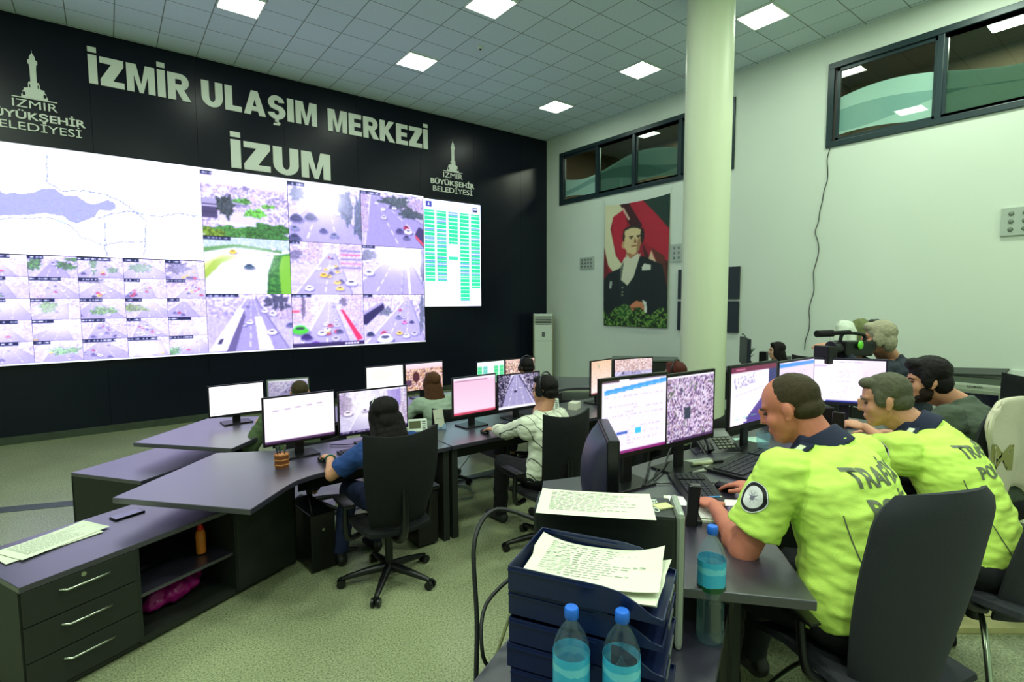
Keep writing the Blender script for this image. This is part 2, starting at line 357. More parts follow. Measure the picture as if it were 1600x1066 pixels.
def window(n, y0, y1, z0, z1, muls, ph):
    r = root('window_%d' % n, (XW, (y0 + y1) / 2, z0)); r['kind'] = 'structure'
    fw_ = .085; mb = MB()
    mb.b2((XW - .03, y0, z0), (XW + .09, y1, z0 + fw_), bev=.006); mb.b2((XW - .03, y0, z1 - fw_), (XW + .09, y1, z1), bev=.006)
    mb.b2((XW - .028, y0, z0 + fw_), (XW + .09, y0 + fw_, z1 - fw_)); mb.b2((XW - .028, y1 - fw_, z0 + fw_), (XW + .09, y1, z1 - fw_))
    struct(mb.build('window_frame', M_frame, r, W=True))
    ys = [y0 + fw_] + muls + [y1 - fw_]
    for m_ in muls: struct(MB().b2((XW - .02, m_ - .035, z0 + fw_), (XW + .09, m_ + .035, z1 - fw_), bev=.005).build('mullion', M_frame, r, W=True))
    for a, b_ in zip(ys[:-1], ys[1:]):
        a += .03; b_ -= .03
        mb = MB()
        for q in ((a, z0 + fw_, b_, z0 + fw_ + .045), (a, z1 - fw_ - .05, b_, z1 - fw_), (a, z0 + fw_, a + .04, z1 - fw_), (b_ - .04, z0 + fw_, b_, z1 - fw_)):
            mb.b2((XW + .01, q[0], q[1]), (XW + .05, q[2], q[3]))
        struct(mb.build('sash', M_frame, r, W=True))
        struct(MB().b2((XW + .03, a, z0 + fw_), (XW + .034, b_, z1 - fw_)).build('pane', gm, r, W=True))
    # wavy frosted film stuck on the room side of the glass
    zz = z0 + fw_ + .05; H = z1 - z0
    def band(f0, f1, m, dx):
        N = 60; pts = []
        Y = np.linspace(y0 + .12, y1 - .12, N)
        bm = MB(); A = [bm.bm.verts.new((XW + dx, y, f0(y))) for y in Y]; B = [bm.bm.verts.new((XW + dx, y, f1(y))) for y in Y]
        for i in range(N - 1): bm.bm.faces.new((A[i], A[i + 1], B[i + 1], B[i]))
        struct(bm.build('film', m, r, W=True))
    top = lambda y: zz + H * (.42 + .11 * math.sin(y * 1.9 + ph)); low = lambda y: zz + max(0, H * .05 * math.sin(y * 2.6 + ph * 2 + 1.2))
    band(low, top, M_film, .042)
    band(lambda y: zz + H * (.14 + .07 * math.sin(y * 2.3 + ph + 1)), lambda y: zz + H * (.25 + .1 * math.sin(y * 1.7 + ph + .3)), M_film2, .040)
    # gallery space seen through the glass
    mb = MB(); mb.b2((XW + 2.2, y0 - .5, z0 - .4), (XW + 2.3, y1 + .5, CZ)); mb.b2((XW + .2, y0 - .5, CZ - .08), (XW + 2.2, y1 + .5, CZ)); mb.b2((XW + .2, y0 - .5, z0 - .5), (XW + 2.2, y1 + .5, z0 - .4))
    mb.b2((XW + .2, y0 - .6, z0 - .4), (XW + 2.2, y0 - .5, CZ)); mb.b2((XW + .2, y1 + .5, z0 - .4), (XW + 2.2, y1 + .6, CZ))
    struct(mb.build('gallery_shell', M_brown, r, W=True))
    ld = bpy.data.lights.new('gallery_fill', 'AREA'); ld.shape = 'RECTANGLE'; ld.size = .3; ld.size_y = 1.2; ld.energy = 90; ld.color = (1, .95, .75)  # added fill, no fitting there: brightens the gallery behind the glass
    lo = bpy.data.objects.new('gallery_fill', ld); C.objects.link(lo); lo.location = (XW + 1.3, (y0 + y1) / 2, CZ - .12)
window(1, *W1, [8.34, 7.3, 6.18, 5.5], .6)
window(2, *W2, [2.22, .95], 2.4)
# ceiling lights
M_lamp = mat('lamp_diffuser', (255, 255, 255), .5, emit=LIGHT_W, ecol=(238, 255, 228)); 
nt = M_lamp.node_tree; nt.nodes['Principled BSDF'].inputs['Emission Color'].default_value = (*LIGHT_COL, 1)
M_lampf = mat('lamp_frame', (225, 235, 225), .5)
first = None
LP = [(7.44, 3.9, 'square ceiling light panel right of the column, nearest the wide window'), (7.44, 6.03, 'square ceiling light panel just left of the column top'), (7.44, 8.17, 'small far ceiling light panel nearest the corner of the black wall'),
      (4.24, 3.85, None), (4.24, 5.94, 'square ceiling light panel cut by the top edge, middle of the picture'), (4.24, 8.05, 'square ceiling light panel above the word MERKEZI'),
      (1.6, 7.93, 'ceiling light panel cut by the top edge above the word IZMIR')]
for x, y, lab in LP:
    if first is None:
        r = root('ceiling_light', (x, y, CZ), label=lab, cat='ceiling light', group='square ceiling light panels'); h = .262
        mb = MB()
        for a in ((-h, -h, h, -h + .02), (-h, h - .02, h, h), (-h, -h, -h + .02, h), (h - .02, -h, h, h)): mb.b2((a[0], a[1], -.02), (a[2], a[3], 0))
        mb.build('frame', M_lampf, r); MB().b2((-h + .02, -h + .02, -.012), (h - .02, h - .02, -.004)).build('diffuser', M_lamp, r); first = r
    else: dup(first, (x, y, CZ), 0, lab or 'square ceiling light panel over the near row of desks, out of the picture')
r = root('ceiling_sensor', (4.79, 7.01, CZ), label='tiny round ceiling sensor with a dark dot between the light panels', cat='sensor')
MB().lathe([(.05, 0), (.05, -.02), (.035, -.035), (0, -.035)]).build('housing', mat('white_plastic', (212, 222, 210), .4), r, True); MB().ell((0.01, 0, -.04), (.018, .018, .012)).build('lens', mat('black_plastic', (14, 15, 18), .35), r, True)
# column
mb = MB(); mb.cyl((6.34, 4.01, 0), (6.34, 4.01, CZ), .293, n=64)
struct(mb.build('column', mat('column_paint', (206, 216, 186), .45, bump=(50, .03)), smooth=True))
# ================================================================ WALL SIGN
M_let = mat('sign_letters', (246, 250, 238), .5)
FT = Matrix.Translation((0, YW - .012, 0)) @ Matrix.Rotation(PI / 2, 4, 'X')
r = root('wall_sign', (2.7, YW, 4.2), label='large pale lettering naming the transport centre across the black wall', cat='sign')
def sgn(name, txt, x0, x1, z0, z1, bold, par, ext=.006):
    T = Matrix.Translation(par.location).inverted() @ FT
    return text_obj(name, txt, M_let, par, x0, x1, z0, z1, bold, ext, T)
# heavy block capitals, drawn letter by letter in a unit box (x to the letter's width, y 0..1)
T_ = .29
def arc(cx, cy, rx, ry, a0, a1, n=10): return [(cx + rx * math.cos(math.radians(a0 + (a1 - a0) * i / n)), cy + ry * math.sin(math.radians(a0 + (a1 - a0) * i / n))) for i in range(n + 1)]
def ring(outer, inner): return [outer[i:i + 2] + inner[i:i + 2][::-1] for i in range(len(outer) - 1)]
def bar(x0, y0, x1, y1): return [(x0, y0), (x1, y0), (x1, y1), (x0, y1)]
h_ = .2
GL = {
 'I': (T_, [bar(0, 0, T_, 1)]), 'İ': (T_, [bar(0, 0, T_, 1), bar(0, 1.09, T_, 1.27)]),
 'Z': (.8, [bar(0, 0, .8, .21), bar(0, .79, .8, 1), [(0, .21), (.42, .21), (.8, .79), (.38, .79)]]),
 'L': (.66, [bar(0, 0, T_, 1), bar(T_, 0, .66, .22)]),
 'E': (.7, [bar(0, 0, T_, 1), bar(T_, 0, .7, .21), bar(T_, .79, .68, 1), bar(T_, .41, .64, .6)]),
 'M': (1.0, [bar(0, 0, .25, 1), bar(.75, 0, 1, 1), [(.25, 1), (.25, .62), (.43, 0), (.5, 0), (.5, .3)], [(.75, 1), (.5, .3), (.5, 0), (.57, 0), (.75, .62)], [(.25, 1), (.5, .3), (.34, 1)], [(.75, 1), (.66, 1), (.5, .3)]]),
 'U': (.82, [bar(0, .38, T_, 1), bar(.82 - T_, .38, .82, 1)] + ring(arc(.41, .38, .41, .4, 180, 360), arc(.41, .38, .41 - T_, .19, 180, 360))),
 'A': (.92, [[(0, 0), (.28, 0), (.46, .66), (.46, 1), (.32, 1)], [(.92, 0), (.64, 0), (.46, .66), (.46, 1), (.6, 1)], [(.326, .17), (.594, .17), (.542, .36), (.378, .36)]]),
 'K': (.88, [bar(0, 0, T_, 1), [(T_, .3), (T_, .62), (.52, 1), (.85, 1)], [(.42, .62), (.3, .4), (.56, 0), (.9, 0)]]),
 'R': (.84, [bar(0, 0, T_, 1), bar(T_, .79, .5, 1), bar(T_, .39, .5, .59)] + ring(arc(.48, .695, .33, .305, 90, -90), arc(.48, .69, .06, .1, 90, -90)) + [[(.3, .42), (.6, .42), (.88, 0), (.55, 0)]]),
 'S': (.78, ring(arc(.39, .7, .36, .31, 10, 180, 12), arc(.39, .7, .1, .12, 10, 180, 12)) + ring(arc(.39, .7, .36, .29, 180, 250, 6), arc(.39, .72, .1, .13, 180, 250, 6)) + [[(.1, .47), (.36, .62), (.68, .53), (.42, .38)]] + ring(arc(.39, .3, .39, .31, -170, 0, 12), arc(.39, .3, .11, .12, -170, 0, 12)) + ring(arc(.39, .3, .39, .29, 0, 70, 6), arc(.39, .28, .11, .12, 0, 70, 6))),
}
GL['Ş'] = (.78, GL['S'][1] + [bar(.31, -.12, .46, .02)] + [[(.46, -.12), (.54, -.17), (.5, -.26), (.22, -.26), (.25, -.18), (.36, -.18)]])
def block(txt, x0, x1, z0, z1, par):
    W = sum(GL[c][0] for c in txt) + .09 * (len(txt) - 1); k = (x1 - x0) / W; x = x0; s = z1 - z0
    for c in txt:
        mb = MB()
        for i_, p in enumerate(GL[c][1]): mb.prism([(x + a * k, z0 + b * s) for a, b in p], -.008 - .0003 * i_, .008 + .0003 * i_)
        bmesh.ops.transform(mb.bm, matrix=FT, verts=mb.bm.verts[:]); mb.build('letter', M_let, par, W=True); x += (GL[c][0] + .09) * k
block('İZMİR', -.05, 1.22, 5.19, 5.6, r); block('ULAŞIM', 1.38, 3.22, 5.19, 5.59, r); block('MERKEZİ', 3.42, 5.51, 5.17, 5.57, r)
block('İZUM', 1.77, 3.44, 4.25, 4.72, r)
def logo(cx, z0, s, lab):
    r = root('wall_logo', (cx, YW, z0), label=lab, cat='logo', group='clock tower emblems on the black wall')
    P = [(-.30, 0), (-.27, 0), (-.27, .05), (-.24, .09), (-.24, .13), (-.21, .15), (-.21, .2), (-.13, .21), (-.13, .3), (-.11, .3), (-.11, .34), (-.065, .35), (-.065, .62), (-.075, .72), (-.1, .73), (-.1, .8), (-.06, .82), (-.06, .87), (-.03, .92), (-.006, .95), (0, 1.03)]
    poly = [(a * .8, b) for a, b in P]; poly = poly + [(-a, b) for a, b in poly[::-1][1:]]
    mb = MB(); mb.prism([(cx + a * s, z0 + b * s) for a, b in poly], -.006, .006); mb.prism([(cx - .37 * s, z0 - .022 * s), (cx + .37 * s, z0 - .022 * s), (cx + .37 * s, z0 - .004 * s), (cx - .37 * s, z0 - .004 * s)], -.006, .006)
    bmesh.ops.transform(mb.bm, matrix=FT, verts=mb.bm.verts[:]); mb.build('tower', M_let, r, W=True)
    for sx in (-1, 1):
        mb = MB(); mb.prism([(cx + (sx * .17 + dx) * s, z0 + dz * s) for dx, dz in ((-.022, .04), (.022, .04), (.022, .1), (0, .125), (-.022, .1))], .006, .0085)
        bmesh.ops.transform(mb.bm, matrix=FT, verts=mb.bm.verts[:]); mb.build('tower_opening', M_black, r, W=True)
        for q in (.075, .115):
            mb = MB(); mb.prism([(cx + (sx * q * .9 + dx) * s, z0 + dz * s) for dx, dz in ((-.008, .22), (.008, .22), (.008, .29), (-.008, .29))], .006, .0085)
            bmesh.ops.transform(mb.bm, matrix=FT, verts=mb.bm.verts[:]); mb.build('tower_opening', M_black, r, W=True)
    sgn('word', 'İZMİR'.replace('İ', 'I'), cx - .37 * s, cx + .37 * s, z0 - .22 * s, z0 - .055 * s, .0, r, .003)
    sgn('word', 'BÜYÜKŞEHİR', cx - .84 * s, cx + .84 * s, z0 - .47 * s, z0 - .31 * s, .022, r, .004)
    sgn('word', 'BELEDİYESİ', cx - .76 * s, cx + .76 * s, z0 - .7 * s, z0 - .54 * s, .0, r, .003)
logo(-.66, 4.83, .64, 'clock tower emblem with municipality name at the upper left corner'); logo(6.12, 4.80, .66, 'smaller clock tower emblem with municipality name above the green table')
# ================================================================ VIDEO WALL
M_scr = colmat('video_wall_picture', 1.6, .3, (1, .97, 1.25))
r = root('video_wall', (2.7, YW, 1.12), label='huge lit video wall of map, traffic cameras and green table on the black wall', cat='video wall')
MB().b2((-1.42, YW - .075, 1.115), (5.345, YW, 4.175)).build('housing', mat('screen_housing', (22, 24, 30), .5), r, W=True)
MB().b2((5.345, YW - .075, 1.86), (6.79, YW, 4.175)).build('housing', mat('screen_housing', (22, 24, 30), .5), r, W=True)
M_edge = mat('white_edge_glow', (235, 232, 250), .5, emit=.8)  # plain white frame edge, its glow put into the material
MB().b2((-1.41, YW - .083, 4.135), (5.345, YW - .075, 4.17)).build('edge_strip', M_edge, r, W=True)
MB().b2((-1.41, YW - .083, 1.12), (5.345, YW - .075, 1.142)).build('edge_strip', M_edge, r, W=True)
LIL = (206, 200, 236)
def wpic(name, p, x0, x1, z0, z1):
    if name == 'camera_feed': p.blur(1 if p.W < 80 else 2)
    return picture(name, p, M_scr, r, x0 - 2.7, -.079, z0 - 1.12, (1, 0, 0), (0, 0, 1), x1 - x0, z1 - z0)
# map of the bay, two screens high
p = Pic(230, 130, (250, 252, 254)); p.noise(4, 9, 1); p.noise(2, 1, 2)
for x, y, a, b_, s_ in ((.55, .12, .07, .07, 0), (.48, .2, .03, .05, 0), (.74, .24, .04, .035, 0), (.2, .26, .05, .015, 0), (.36, .66, .03, .02, .3), (.95, .06, .04, .04, 0), (.56, .3, .02, .04, 0)): p.ell(x, y, a, b_, (205, 244, 246), .9, s_)
sea = [(0, .16), (.03, .22), (.06, .3), (.075, .38), (.1, .4), (.14, .45), (.17, .43), (.2, .44), (.25, .41), (.28, .37), (.33, .36), (.37, .42), (.42, .41), (.46, .47), (.49, .48), (.55, .42), (.58, .45), (.585, .5), (.56, .53), (.51, .53), (.49, .6), (.46, .63), (.41, .68), (.38, .66), (.36, .62), (.28, .6), (.22, .63), (.12, .65), (.05, .69), (0, .70)]
m_ = p.inside(sea); p.put(m_, (148, 152, 226)); p.noise(3, 2, 5, m_)
rr = random.Random(4)
def road(pts, w=.006, col=(112, 124, 150)):
    for a, b_ in zip(pts[:-1], pts[1:]):
        n = 5; q = [(a[0] + (b_[0] - a[0]) * i / n + rr.uniform(-.004, .004), a[1] + (b_[1] - a[1]) * i / n + rr.uniform(-.006, .006)) for i in range(n + 1)]
        for c, d in zip(q[:-1], q[1:]): p.line(*c, *d, w, col, .7)
road([(.31, .06), (.3, .3), (.36, .38), (.45, .35), (.55, .38), (.62, .44), (.67, .52), (.72, .6), (.71, .8), (.7, .98)], .006); road([(.5, .62), (.56, .56), (.64, .52), (.68, .53), (.78, .55), (.88, .5), (1, .52)], .006)
road([(0, .72), (.12, .68), (.3, .64), (.38, .7), (.42, .8), (.52, .88), (.6, .83), (.71, .82)], .005); road([(.52, .88), (.53, .98)]); road([(.53, .66), (.53, .88)]); road([(.67, .52), (.75, .4), (.78, .26), (.83, .1)], .004, (190, 200, 206)); road([(.1, .06), (.2, .14), (.31, .18)], .004, (200, 206, 212))
for i in range(260):
    x, y = rr.gauss(.56, .17), rr.gauss(.58, .22)
    if 0 < x < 1 and 0 < y < 1: p.rect(x, y, x + .004, y + .006, rr.choice([(120, 130, 160), (150, 190, 200), (170, 170, 190)]), .8)
p.line(0, .5, 1, .5, .003, (90, 96, 150), .55); p.line(.5, 0, .5, 1, .0035, (110, 120, 150), .6)
wpic('map_screen', p, -1.4, 1.29, 2.665, 4.135)
# traffic camera pictures
SKY = (232, 226, 250)
def streets(sd, W=60, H=36, road_=None, trees=(), builds=(), cars=10, wash=.3, carcols=None, green=(70, 130, 60), lanes=3, side=(186, 178, 212), van=None):
    rr = random.Random(sd); p = Pic(W, H, side); p.grad(SKY, side, 0, .35)
    p.fuzz((p.v < .42), [(216, 208, 238), (160, 150, 198), (240, 236, 252), (110, 102, 156), (190, 172, 202)], 3 if W > 80 else 2, sd, .5)
    p.fuzz((p.v >= .42), [(190, 182, 216), (214, 208, 236), (168, 160, 198)], 3, sd + 1, .4)
    van = van or (rr.uniform(.3, .75), rr.uniform(.1, .25)); xl, xr = (rr.uniform(-.35, .2), rr.uniform(.7, 1.35)) if road_ is None else road_
    R = [(van[0] - .05, van[1]), (van[0] + .06, van[1]), (xr, 1.0), (xl, 1.0)]
    m = p.inside(R); p.put(m, (160, 152, 196)); p.noise(5, 2, sd, m)
    for k in range(1, lanes):
        t = k / lanes; xb = xl + (xr - xl) * t; xt = van[0] - .05 + .11 * t
        for q in range(9):
            a, b_ = q / 9, q / 9 + .06; a, b_ = a ** 1.6, b_ ** 1.6
            p.line(xt + (xb - xt) * a, van[1] + (1 - van[1]) * a, xt + (xb - xt) * b_, van[1] + (1 - van[1]) * b_, .004 + .008 * a, (238, 236, 252), .85)
    p.line(van[0] - .05, van[1], xl, 1, .012, (226, 222, 246), .9); p.line(van[0] + .06, van[1], xr, 1, .012, (110, 104, 140), .7)
    for (x, y, a, b_) in builds:
        mm = (abs(p.u - x) < a) & (abs(p.v - y) < b_); p.fuzz(mm, [(150, 140, 178), (206, 196, 224), (232, 226, 244), (110, 100, 140), (200, 150, 170)], 1, sd + 3, .8)
    for (x, y, a, b_) in trees:
        g = green; p.lump(x, y, a, b_, [g, tuple(c * .6 for c in g), tuple(min(255, c * 1.3) for c in g), (60, 60, 84)], 1, sd + 5, .8)
    cc = carcols or [(236, 234, 250), (70, 66, 110), (190, 186, 214), (232, 230, 245), (110, 104, 150), (224, 190, 80), (190, 60, 90)]
    for i in range(cars):
        t = rr.random() ** .8; y = van[1] + .05 + (.85 - van[1]) * t; f = (y - van[1]) / (1 - van[1]); a = van[0] - .05 + (xl - van[0] + .05) * f; b_ = van[0] + .06 + (xr - van[0] - .06) * f
        p.car(a + (b_ - a) * rr.uniform(.1, .9), y, .035 + .1 * f, rr.choice(cc))
    if wash: p.glow(rr.uniform(.3, .7), rr.uniform(.1, .6), .5, .5, (252, 250, 255), wash)
    p.noise(7, 1, sd + 9); return p
big = []
p = Pic(130, 96, (176, 168, 196)); p.grad((238, 226, 244), (226, 214, 238), 0, .22); p.fuzz(p.v > .2, [(206, 198, 218), (160, 152, 184), (226, 220, 236), (110, 104, 136), (184, 160, 184)], 2, 3, .85)
for i in range(60): x, y = random.Random(i).uniform(0, 1), random.Random(i + 99).uniform(.18, .5); p.rect(x, y, x + .05, y + .03, random.Random(i).choice([(232, 226, 242), (120, 112, 150), (200, 180, 200)]))
p.poly([(.15, .62), (.5, .6), (.9, .85), (.95, 1), (.5, .9), (.2, .75)], (196, 190, 212)); p.line(.1, .78, .95, .84, .012, (226, 222, 238)); p.line(.6, .3, .98, .7, .02, (206, 200, 222)); p.line(.55, .62, .98, .5, .015, (214, 208, 230))
p.rect(0, .42, .17, .56, (150, 144, 172)); p.rect(0, .5, .17, .72, (66, 56, 92)); p.rect(0, .52, .17, .545, (196, 190, 214)); p.rect(0, .62, .17, .64, (40, 34, 64))
for x, y, a, b_, g in ((.26, .52, .1, .18, (50, 58, 66)), (.45, .42, .1, .05, (72, 140, 60)), (.6, .6, .12, .08, (90, 170, 60)), (.75, .47, .08, .04, (90, 160, 60)), (.3, .92, .35, .1, (60, 120, 50)), (.75, .9, .3, .16, (48, 104, 44)), (.1, .95, .15, .08, (100, 130, 40))):
    p.lump(x, y, a, b_, [g, tuple(c * .65 for c in g), tuple(c * 1.2 for c in g)], 2, int(x * 99), .95)
p.title(.12, .06); p.noise(8, 1, 1); big.append(p)
p = streets(21, 120, 90, (-.2, 1.05), [(.78, .35, .1, .33), (.97, .5, .07, .45), (.12, .2, .1, .12)], [(.2, .2, .12, .1)], 6, .0, [(70, 70, 120), (120, 124, 160)], (70, 90, 110), 3, van=(.5, .12)); p.car(.1, .6, .17, (52, 54, 96)); p.car(.29, .56, .16, (50, 54, 92)); p.car(.07, .93, .16, (70, 72, 110)); p.car(.43, .35, .09, (230, 230, 250)); p.car(.66, .47, .08, (226, 226, 248)); p.glow(.45, .2, .35, .4, (254, 253, 255), .85); p.title(.22, .07, 4); big.append(p)
p = streets(33, 120, 90, (.05, 1.7), [(.55, .15, .22, .12), (.8, .35, .22, .1)], [(.05, .4, .06, .35), (.78, .22, .12, .12), (.93, .2, .08, .14)], 2, .0, None, (64, 84, 80), 3, van=(.2, .05)); p.a -= 14
for x, y, w_, c in ((.24, .2, .06, (236, 232, 250)), (.34, .3, .07, (240, 238, 252)), (.35, .45, .09, (206, 200, 226)), (.46, .25, .07, (90, 84, 126)), (.52, .26, .08, (240, 238, 252)), (.6, .68, .13, (76, 68, 120)), (.74, .68, .13, (240, 238, 254))): p.car(x, y, w_, c)
p.poly([(.86, .7), (.92, .58), (1, .62), (1, .98), (.86, .8)], (60, 50, 92)); p.poly([(.86, .74), (1, .9), (1, .96), (.86, .79)], (214, 70, 90)); p.title(.3, .06, 6); big.append(p)
p = Pic(130, 96, (204, 206, 214)); p.noise(4, 3, 1); p.fuzz(p.v < .2, [(150, 170, 170), (120, 150, 150), (206, 216, 226)], 2, 3, .9); p.poly([(0, .2), (.3, .14), (.6, .14), (.95, .2), (1, .12), (1, 0), (.3, .0), (0, .06)], (180, 200, 196), .5)
p.poly([(0, .2), (.35, .12), (.9, .2), (.9, .25), (.35, .17), (0, .28)], (90, 140, 80)); p.poly([(0, .5), (.2, .33), (.45, .3), (.45, .33), (.2, .45), (0, .75)], (150, 180, 70)); p.poly([(0, .45), (.2, .3), (.4, .27), (.1, .42), (0, .6)], (196, 206, 120), .7)
p.poly([(.75, .48), (.8, .3), (1, .24), (1, 1), (.7, 1)], (60, 130, 50)); p.poly([(.86, .5), (.9, .3), (1, .28), (1, 1), (.87, 1)], (112, 176, 54)); p.fuzz(p.inside([(.72, .6), (.8, .28), (.88, .28), (.85, .6), (.88, 1), (.7, 1)]), [(46, 104, 50), (70, 136, 60), (40, 84, 46)], 3, 6, .9)
p.poly([(.62, .45), (.72, .3), (.8, .3), (.72, .6), (.7, 1), (.55, 1)], (232, 232, 234), .8); p.glow(.5, .4, .25, .2, (255, 255, 255), .8); p.car(.32, .25, .09, (236, 196, 60)); p.car(.5, .5, .12, (66, 92, 108)); p.car(.73, .26, .06, (236, 236, 240)); p.car(.8, .17, .06, (226, 226, 236)); p.title(.3, .06, 7); big.append(p)
p = streets(45, 120, 90, (.05, .85), [(.07, .25, .08, .1)], [(.2, .25, .2, .12), (.33, .1, .1, .12), (.82, .28, .15, .26), (.86, .45, .15, .08)], 16, .2, None, (110, 104, 140), 2, van=(.55, .2)); 
for k in range(5): p.rect(.68, .12 + k * .085, .98, .15 + k * .085, (196, 90, 130) if k in (1, 3) else (120, 112, 156), .8)
p.car(.44, .62, .11, (240, 190, 70)); p.car(.83, .76, .16, (244, 242, 254)); p.rect(.0, .8, 1, .83, (160, 152, 192), .6); p.title(.13, .06, 8); big.append(p)
p = streets(57, 120, 90, (-.25, 1.05), [(.1, .2, .14, .1), (.98, .4, .05, .35)], [], 3, .0, None, (92, 100, 120), 3, van=(.62, .05)); p.car(.1, .55, .15, (226, 226, 246)); p.car(.42, .35, .1, (236, 234, 252)); p.car(.5, .22, .07, (180, 180, 214)); p.line(.66, .25, .62, 1, .012, (130, 124, 172), .8); p.line(.72, .25, .75, 1, .02, (255, 252, 255)); p.glow(.62, .2, .4, .3, (255, 254, 255), .9); p.title(.2, .05, 9); big.append(p)
p = streets(63, 130, 96, (.0, .95), [(.82, .15, .14, .16)], [(.9, .35, .1, .12)], 3, .0, None, (60, 62, 90), 4, van=(.5, .08)); p.a -= 10
p.poly([(.36, .24), (.42, .27), (.2, .98), (.02, .98)], (244, 242, 252)); p.poly([(.42, .27), (.43, .4), (.3, 1.0), (.2, 1.0)], (96, 88, 130)); p.poly([(.13, .78), (.18, .76), (.15, .86), (.1, .86)], (60, 56, 90)); p.poly([(.54, .4), (.62, .4), (.76, 1), (.58, 1)], (236, 234, 250), .8)
for x, y, w_, c in ((.48, .5, .08, (226, 224, 240)), (.74, .68, .12, (244, 242, 254)), (.66, .3, .08, (232, 230, 246)), (.76, .35, .1, (214, 210, 234)), (.97, .56, .1, (90, 94, 140)), (.46, .22, .05, (120, 116, 160))): p.car(x, y, w_, c)
for q in (.76, .83, .9): p.line(q, .12, q + .02, .4, .004, (226, 222, 240))
p.title(.36, .055, 10); big.append(p)
p = streets(75, 120, 90, (.1, .8), [(.15, .25, .03, .2), (.7, .15, .05, .1)], [(.12, .3, .14, .25), (.83, .2, .15, .25), (.93, .6, .1, .25)], 12, .25, None, (60, 50, 80), 2, van=(.5, .15)); p.poly([(.66, .3), (.7, .3), (.98, .88), (.9, .92)], (226, 50, 90)); p.car(.1, .66, .22, (70, 190, 60)); p.car(.18, .8, .15, (60, 46, 110)); p.car(.39, .74, .12, (236, 232, 250)); p.car(.3, .97, .2, (90, 50, 140)); p.rect(0, .92, 1, 1, (50, 38, 80)); p.dashes(.72, .94, .97, .035, (240, 238, 252), 3, n=6, gap=.1); p.rect(0, .3, .1, .34, (200, 90, 110)); p.title(.26, .06, 11); big.append(p)
p = streets(87, 120, 90, (.02, 1.0), [(.35, .35, .09, .1), (.95, .4, .05, .4)], [(.15, .1, .2, .05)], 8, .1, None, (80, 92, 110), 3, van=(.7, .12)); p.poly([(0, .35), (.3, .14), (.33, .28), (.04, .62), (0, .6)], (44, 38, 80)); p.poly([(0, .35), (.3, .14), (.31, .18), (0, .42)], (160, 150, 190)); p.car(.33, .9, .25, (206, 212, 240)); p.car(.65, .58, .09, (226, 120, 170)); p.car(.77, .58, .08, (60, 60, 100)); p.car(.55, .47, .1, (120, 124, 160)); p.car(.1, .8, .12, (50, 56, 90)); p.title(.14, .06, 12); big.append(p)
bz = [(3.08, 4.135), (2.12, 3.08), (1.142, 2.12)]; bx = [1.29, 2.64, 3.985, 5.335]
for k, p in enumerate(big):
    i, j = k % 3, k // 3; wpic('camera_feed', p, bx[i] + .004, bx[i + 1] - .004, bz[j][0] + .004, bz[j][1] - .004)
# small pictures, five rows of five
sm = [dict(cars=9, wash=.5), dict(cars=3, trees=[(.12, .4, .16, .3), (.75, .45, .2, .2), (.9, .15, .15, .1)], wash=.0), dict(cars=6, trees=[(.35, .3, .07, .5), (.75, .6, .15, .12)]), dict(cars=4, trees=[(.4, .45, .25, .25)], wash=.4), dict(cars=8, trees=[(.3, .4, .3, .3)], green=(110, 104, 140)),
      dict(cars=7, trees=[(.2, .8, .25, .2)], wash=.3), dict(cars=6, builds=[(.2, .7, .1, .3)]), dict(cars=12, trees=[(.3, .15, .3, .1)], green=(90, 84, 120)), dict(cars=18, wash=.4), dict(cars=16, builds=[(.5, .2, .5, .2)]),
      dict(cars=2, trees=[(.2, .4, .25, .2)], wash=.6), dict(cars=1, trees=[(.35, .4, .2, .25)], green=(100, 160, 60), wash=.4), dict(cars=3, trees=[(.5, .6, .3, .2)], green=(110, 170, 80)), dict(cars=2, trees=[(.2, .5, .3, .2)], green=(110, 150, 60), wash=.4), dict(cars=3, wash=.1),
      dict(cars=3, wash=.5), dict(cars=2, wash=.6), dict(cars=14, wash=.2), dict(cars=16, wash=.3), dict(cars=2, wash=.5), dict(cars=6, wash=.5), dict(cars=3, trees=[(.6, .5, .3, .2)], green=(110, 190, 90), wash=.4), dict(cars=8, wash=.3), dict(cars=3, wash=.7), dict(cars=4, trees=[(.1, .8, .2, .2)], green=(100, 190, 80), wash=.5)]
for k, kw in enumerate(sm):
    i, j = k % 5, k // 5; p = streets(200 + k * 7, 62, 36, **kw); p.title(random.Random(k).uniform(.25, .75), .17, k)
    if j in (1, 3) and False: pass
    x0 = -1.4 + .538 * i; z1 = 2.655 - .3025 * j; wpic('camera_feed', p, x0 + .002, x0 + .536, z1 - .3, z1 - .002)
# green list
p = Pic(120, 190, (236, 250, 252)); p.rect(.04, .02, .14, .075, (58, 66, 140)); p.poly([(.09, .028), (.105, .06), (.075, .06)], (230, 235, 250)); p.rect(.85, .035, .94, .08, (40, 46, 90)); p.rect(.86, .05, .93, .058, (200, 205, 230))
p.dashes(.3, .035, .72, .008, (190, 200, 214), 1); p.dashes(.38, .055, .66, .008, (190, 200, 214), 2)
rr = random.Random(8)
for i, (a, e) in enumerate(((.1, .76), (.1, .76), (.1, .4), (.1, .95), (.1, .82))):
    x0 = .015 + i * .2; y = a
    while y < e:
        p.rect(x0, y, x0 + .17, min(y + .0158, e), rr.choice([(40, 206, 130)] * 7 + [(120, 170, 190), (110, 150, 200)])); 
        for q in range(3): p.rect(x0 + .01 + q * .055, y + .005, x0 + .045 + q * .055, y + .0095, (20, 150, 96), .5)
        y += .0185
p.rect(.415, .52, .585, .55, (60, 200, 140))
wpic('status_table', p, 5.345, 6.785, 1.865, 4.135)
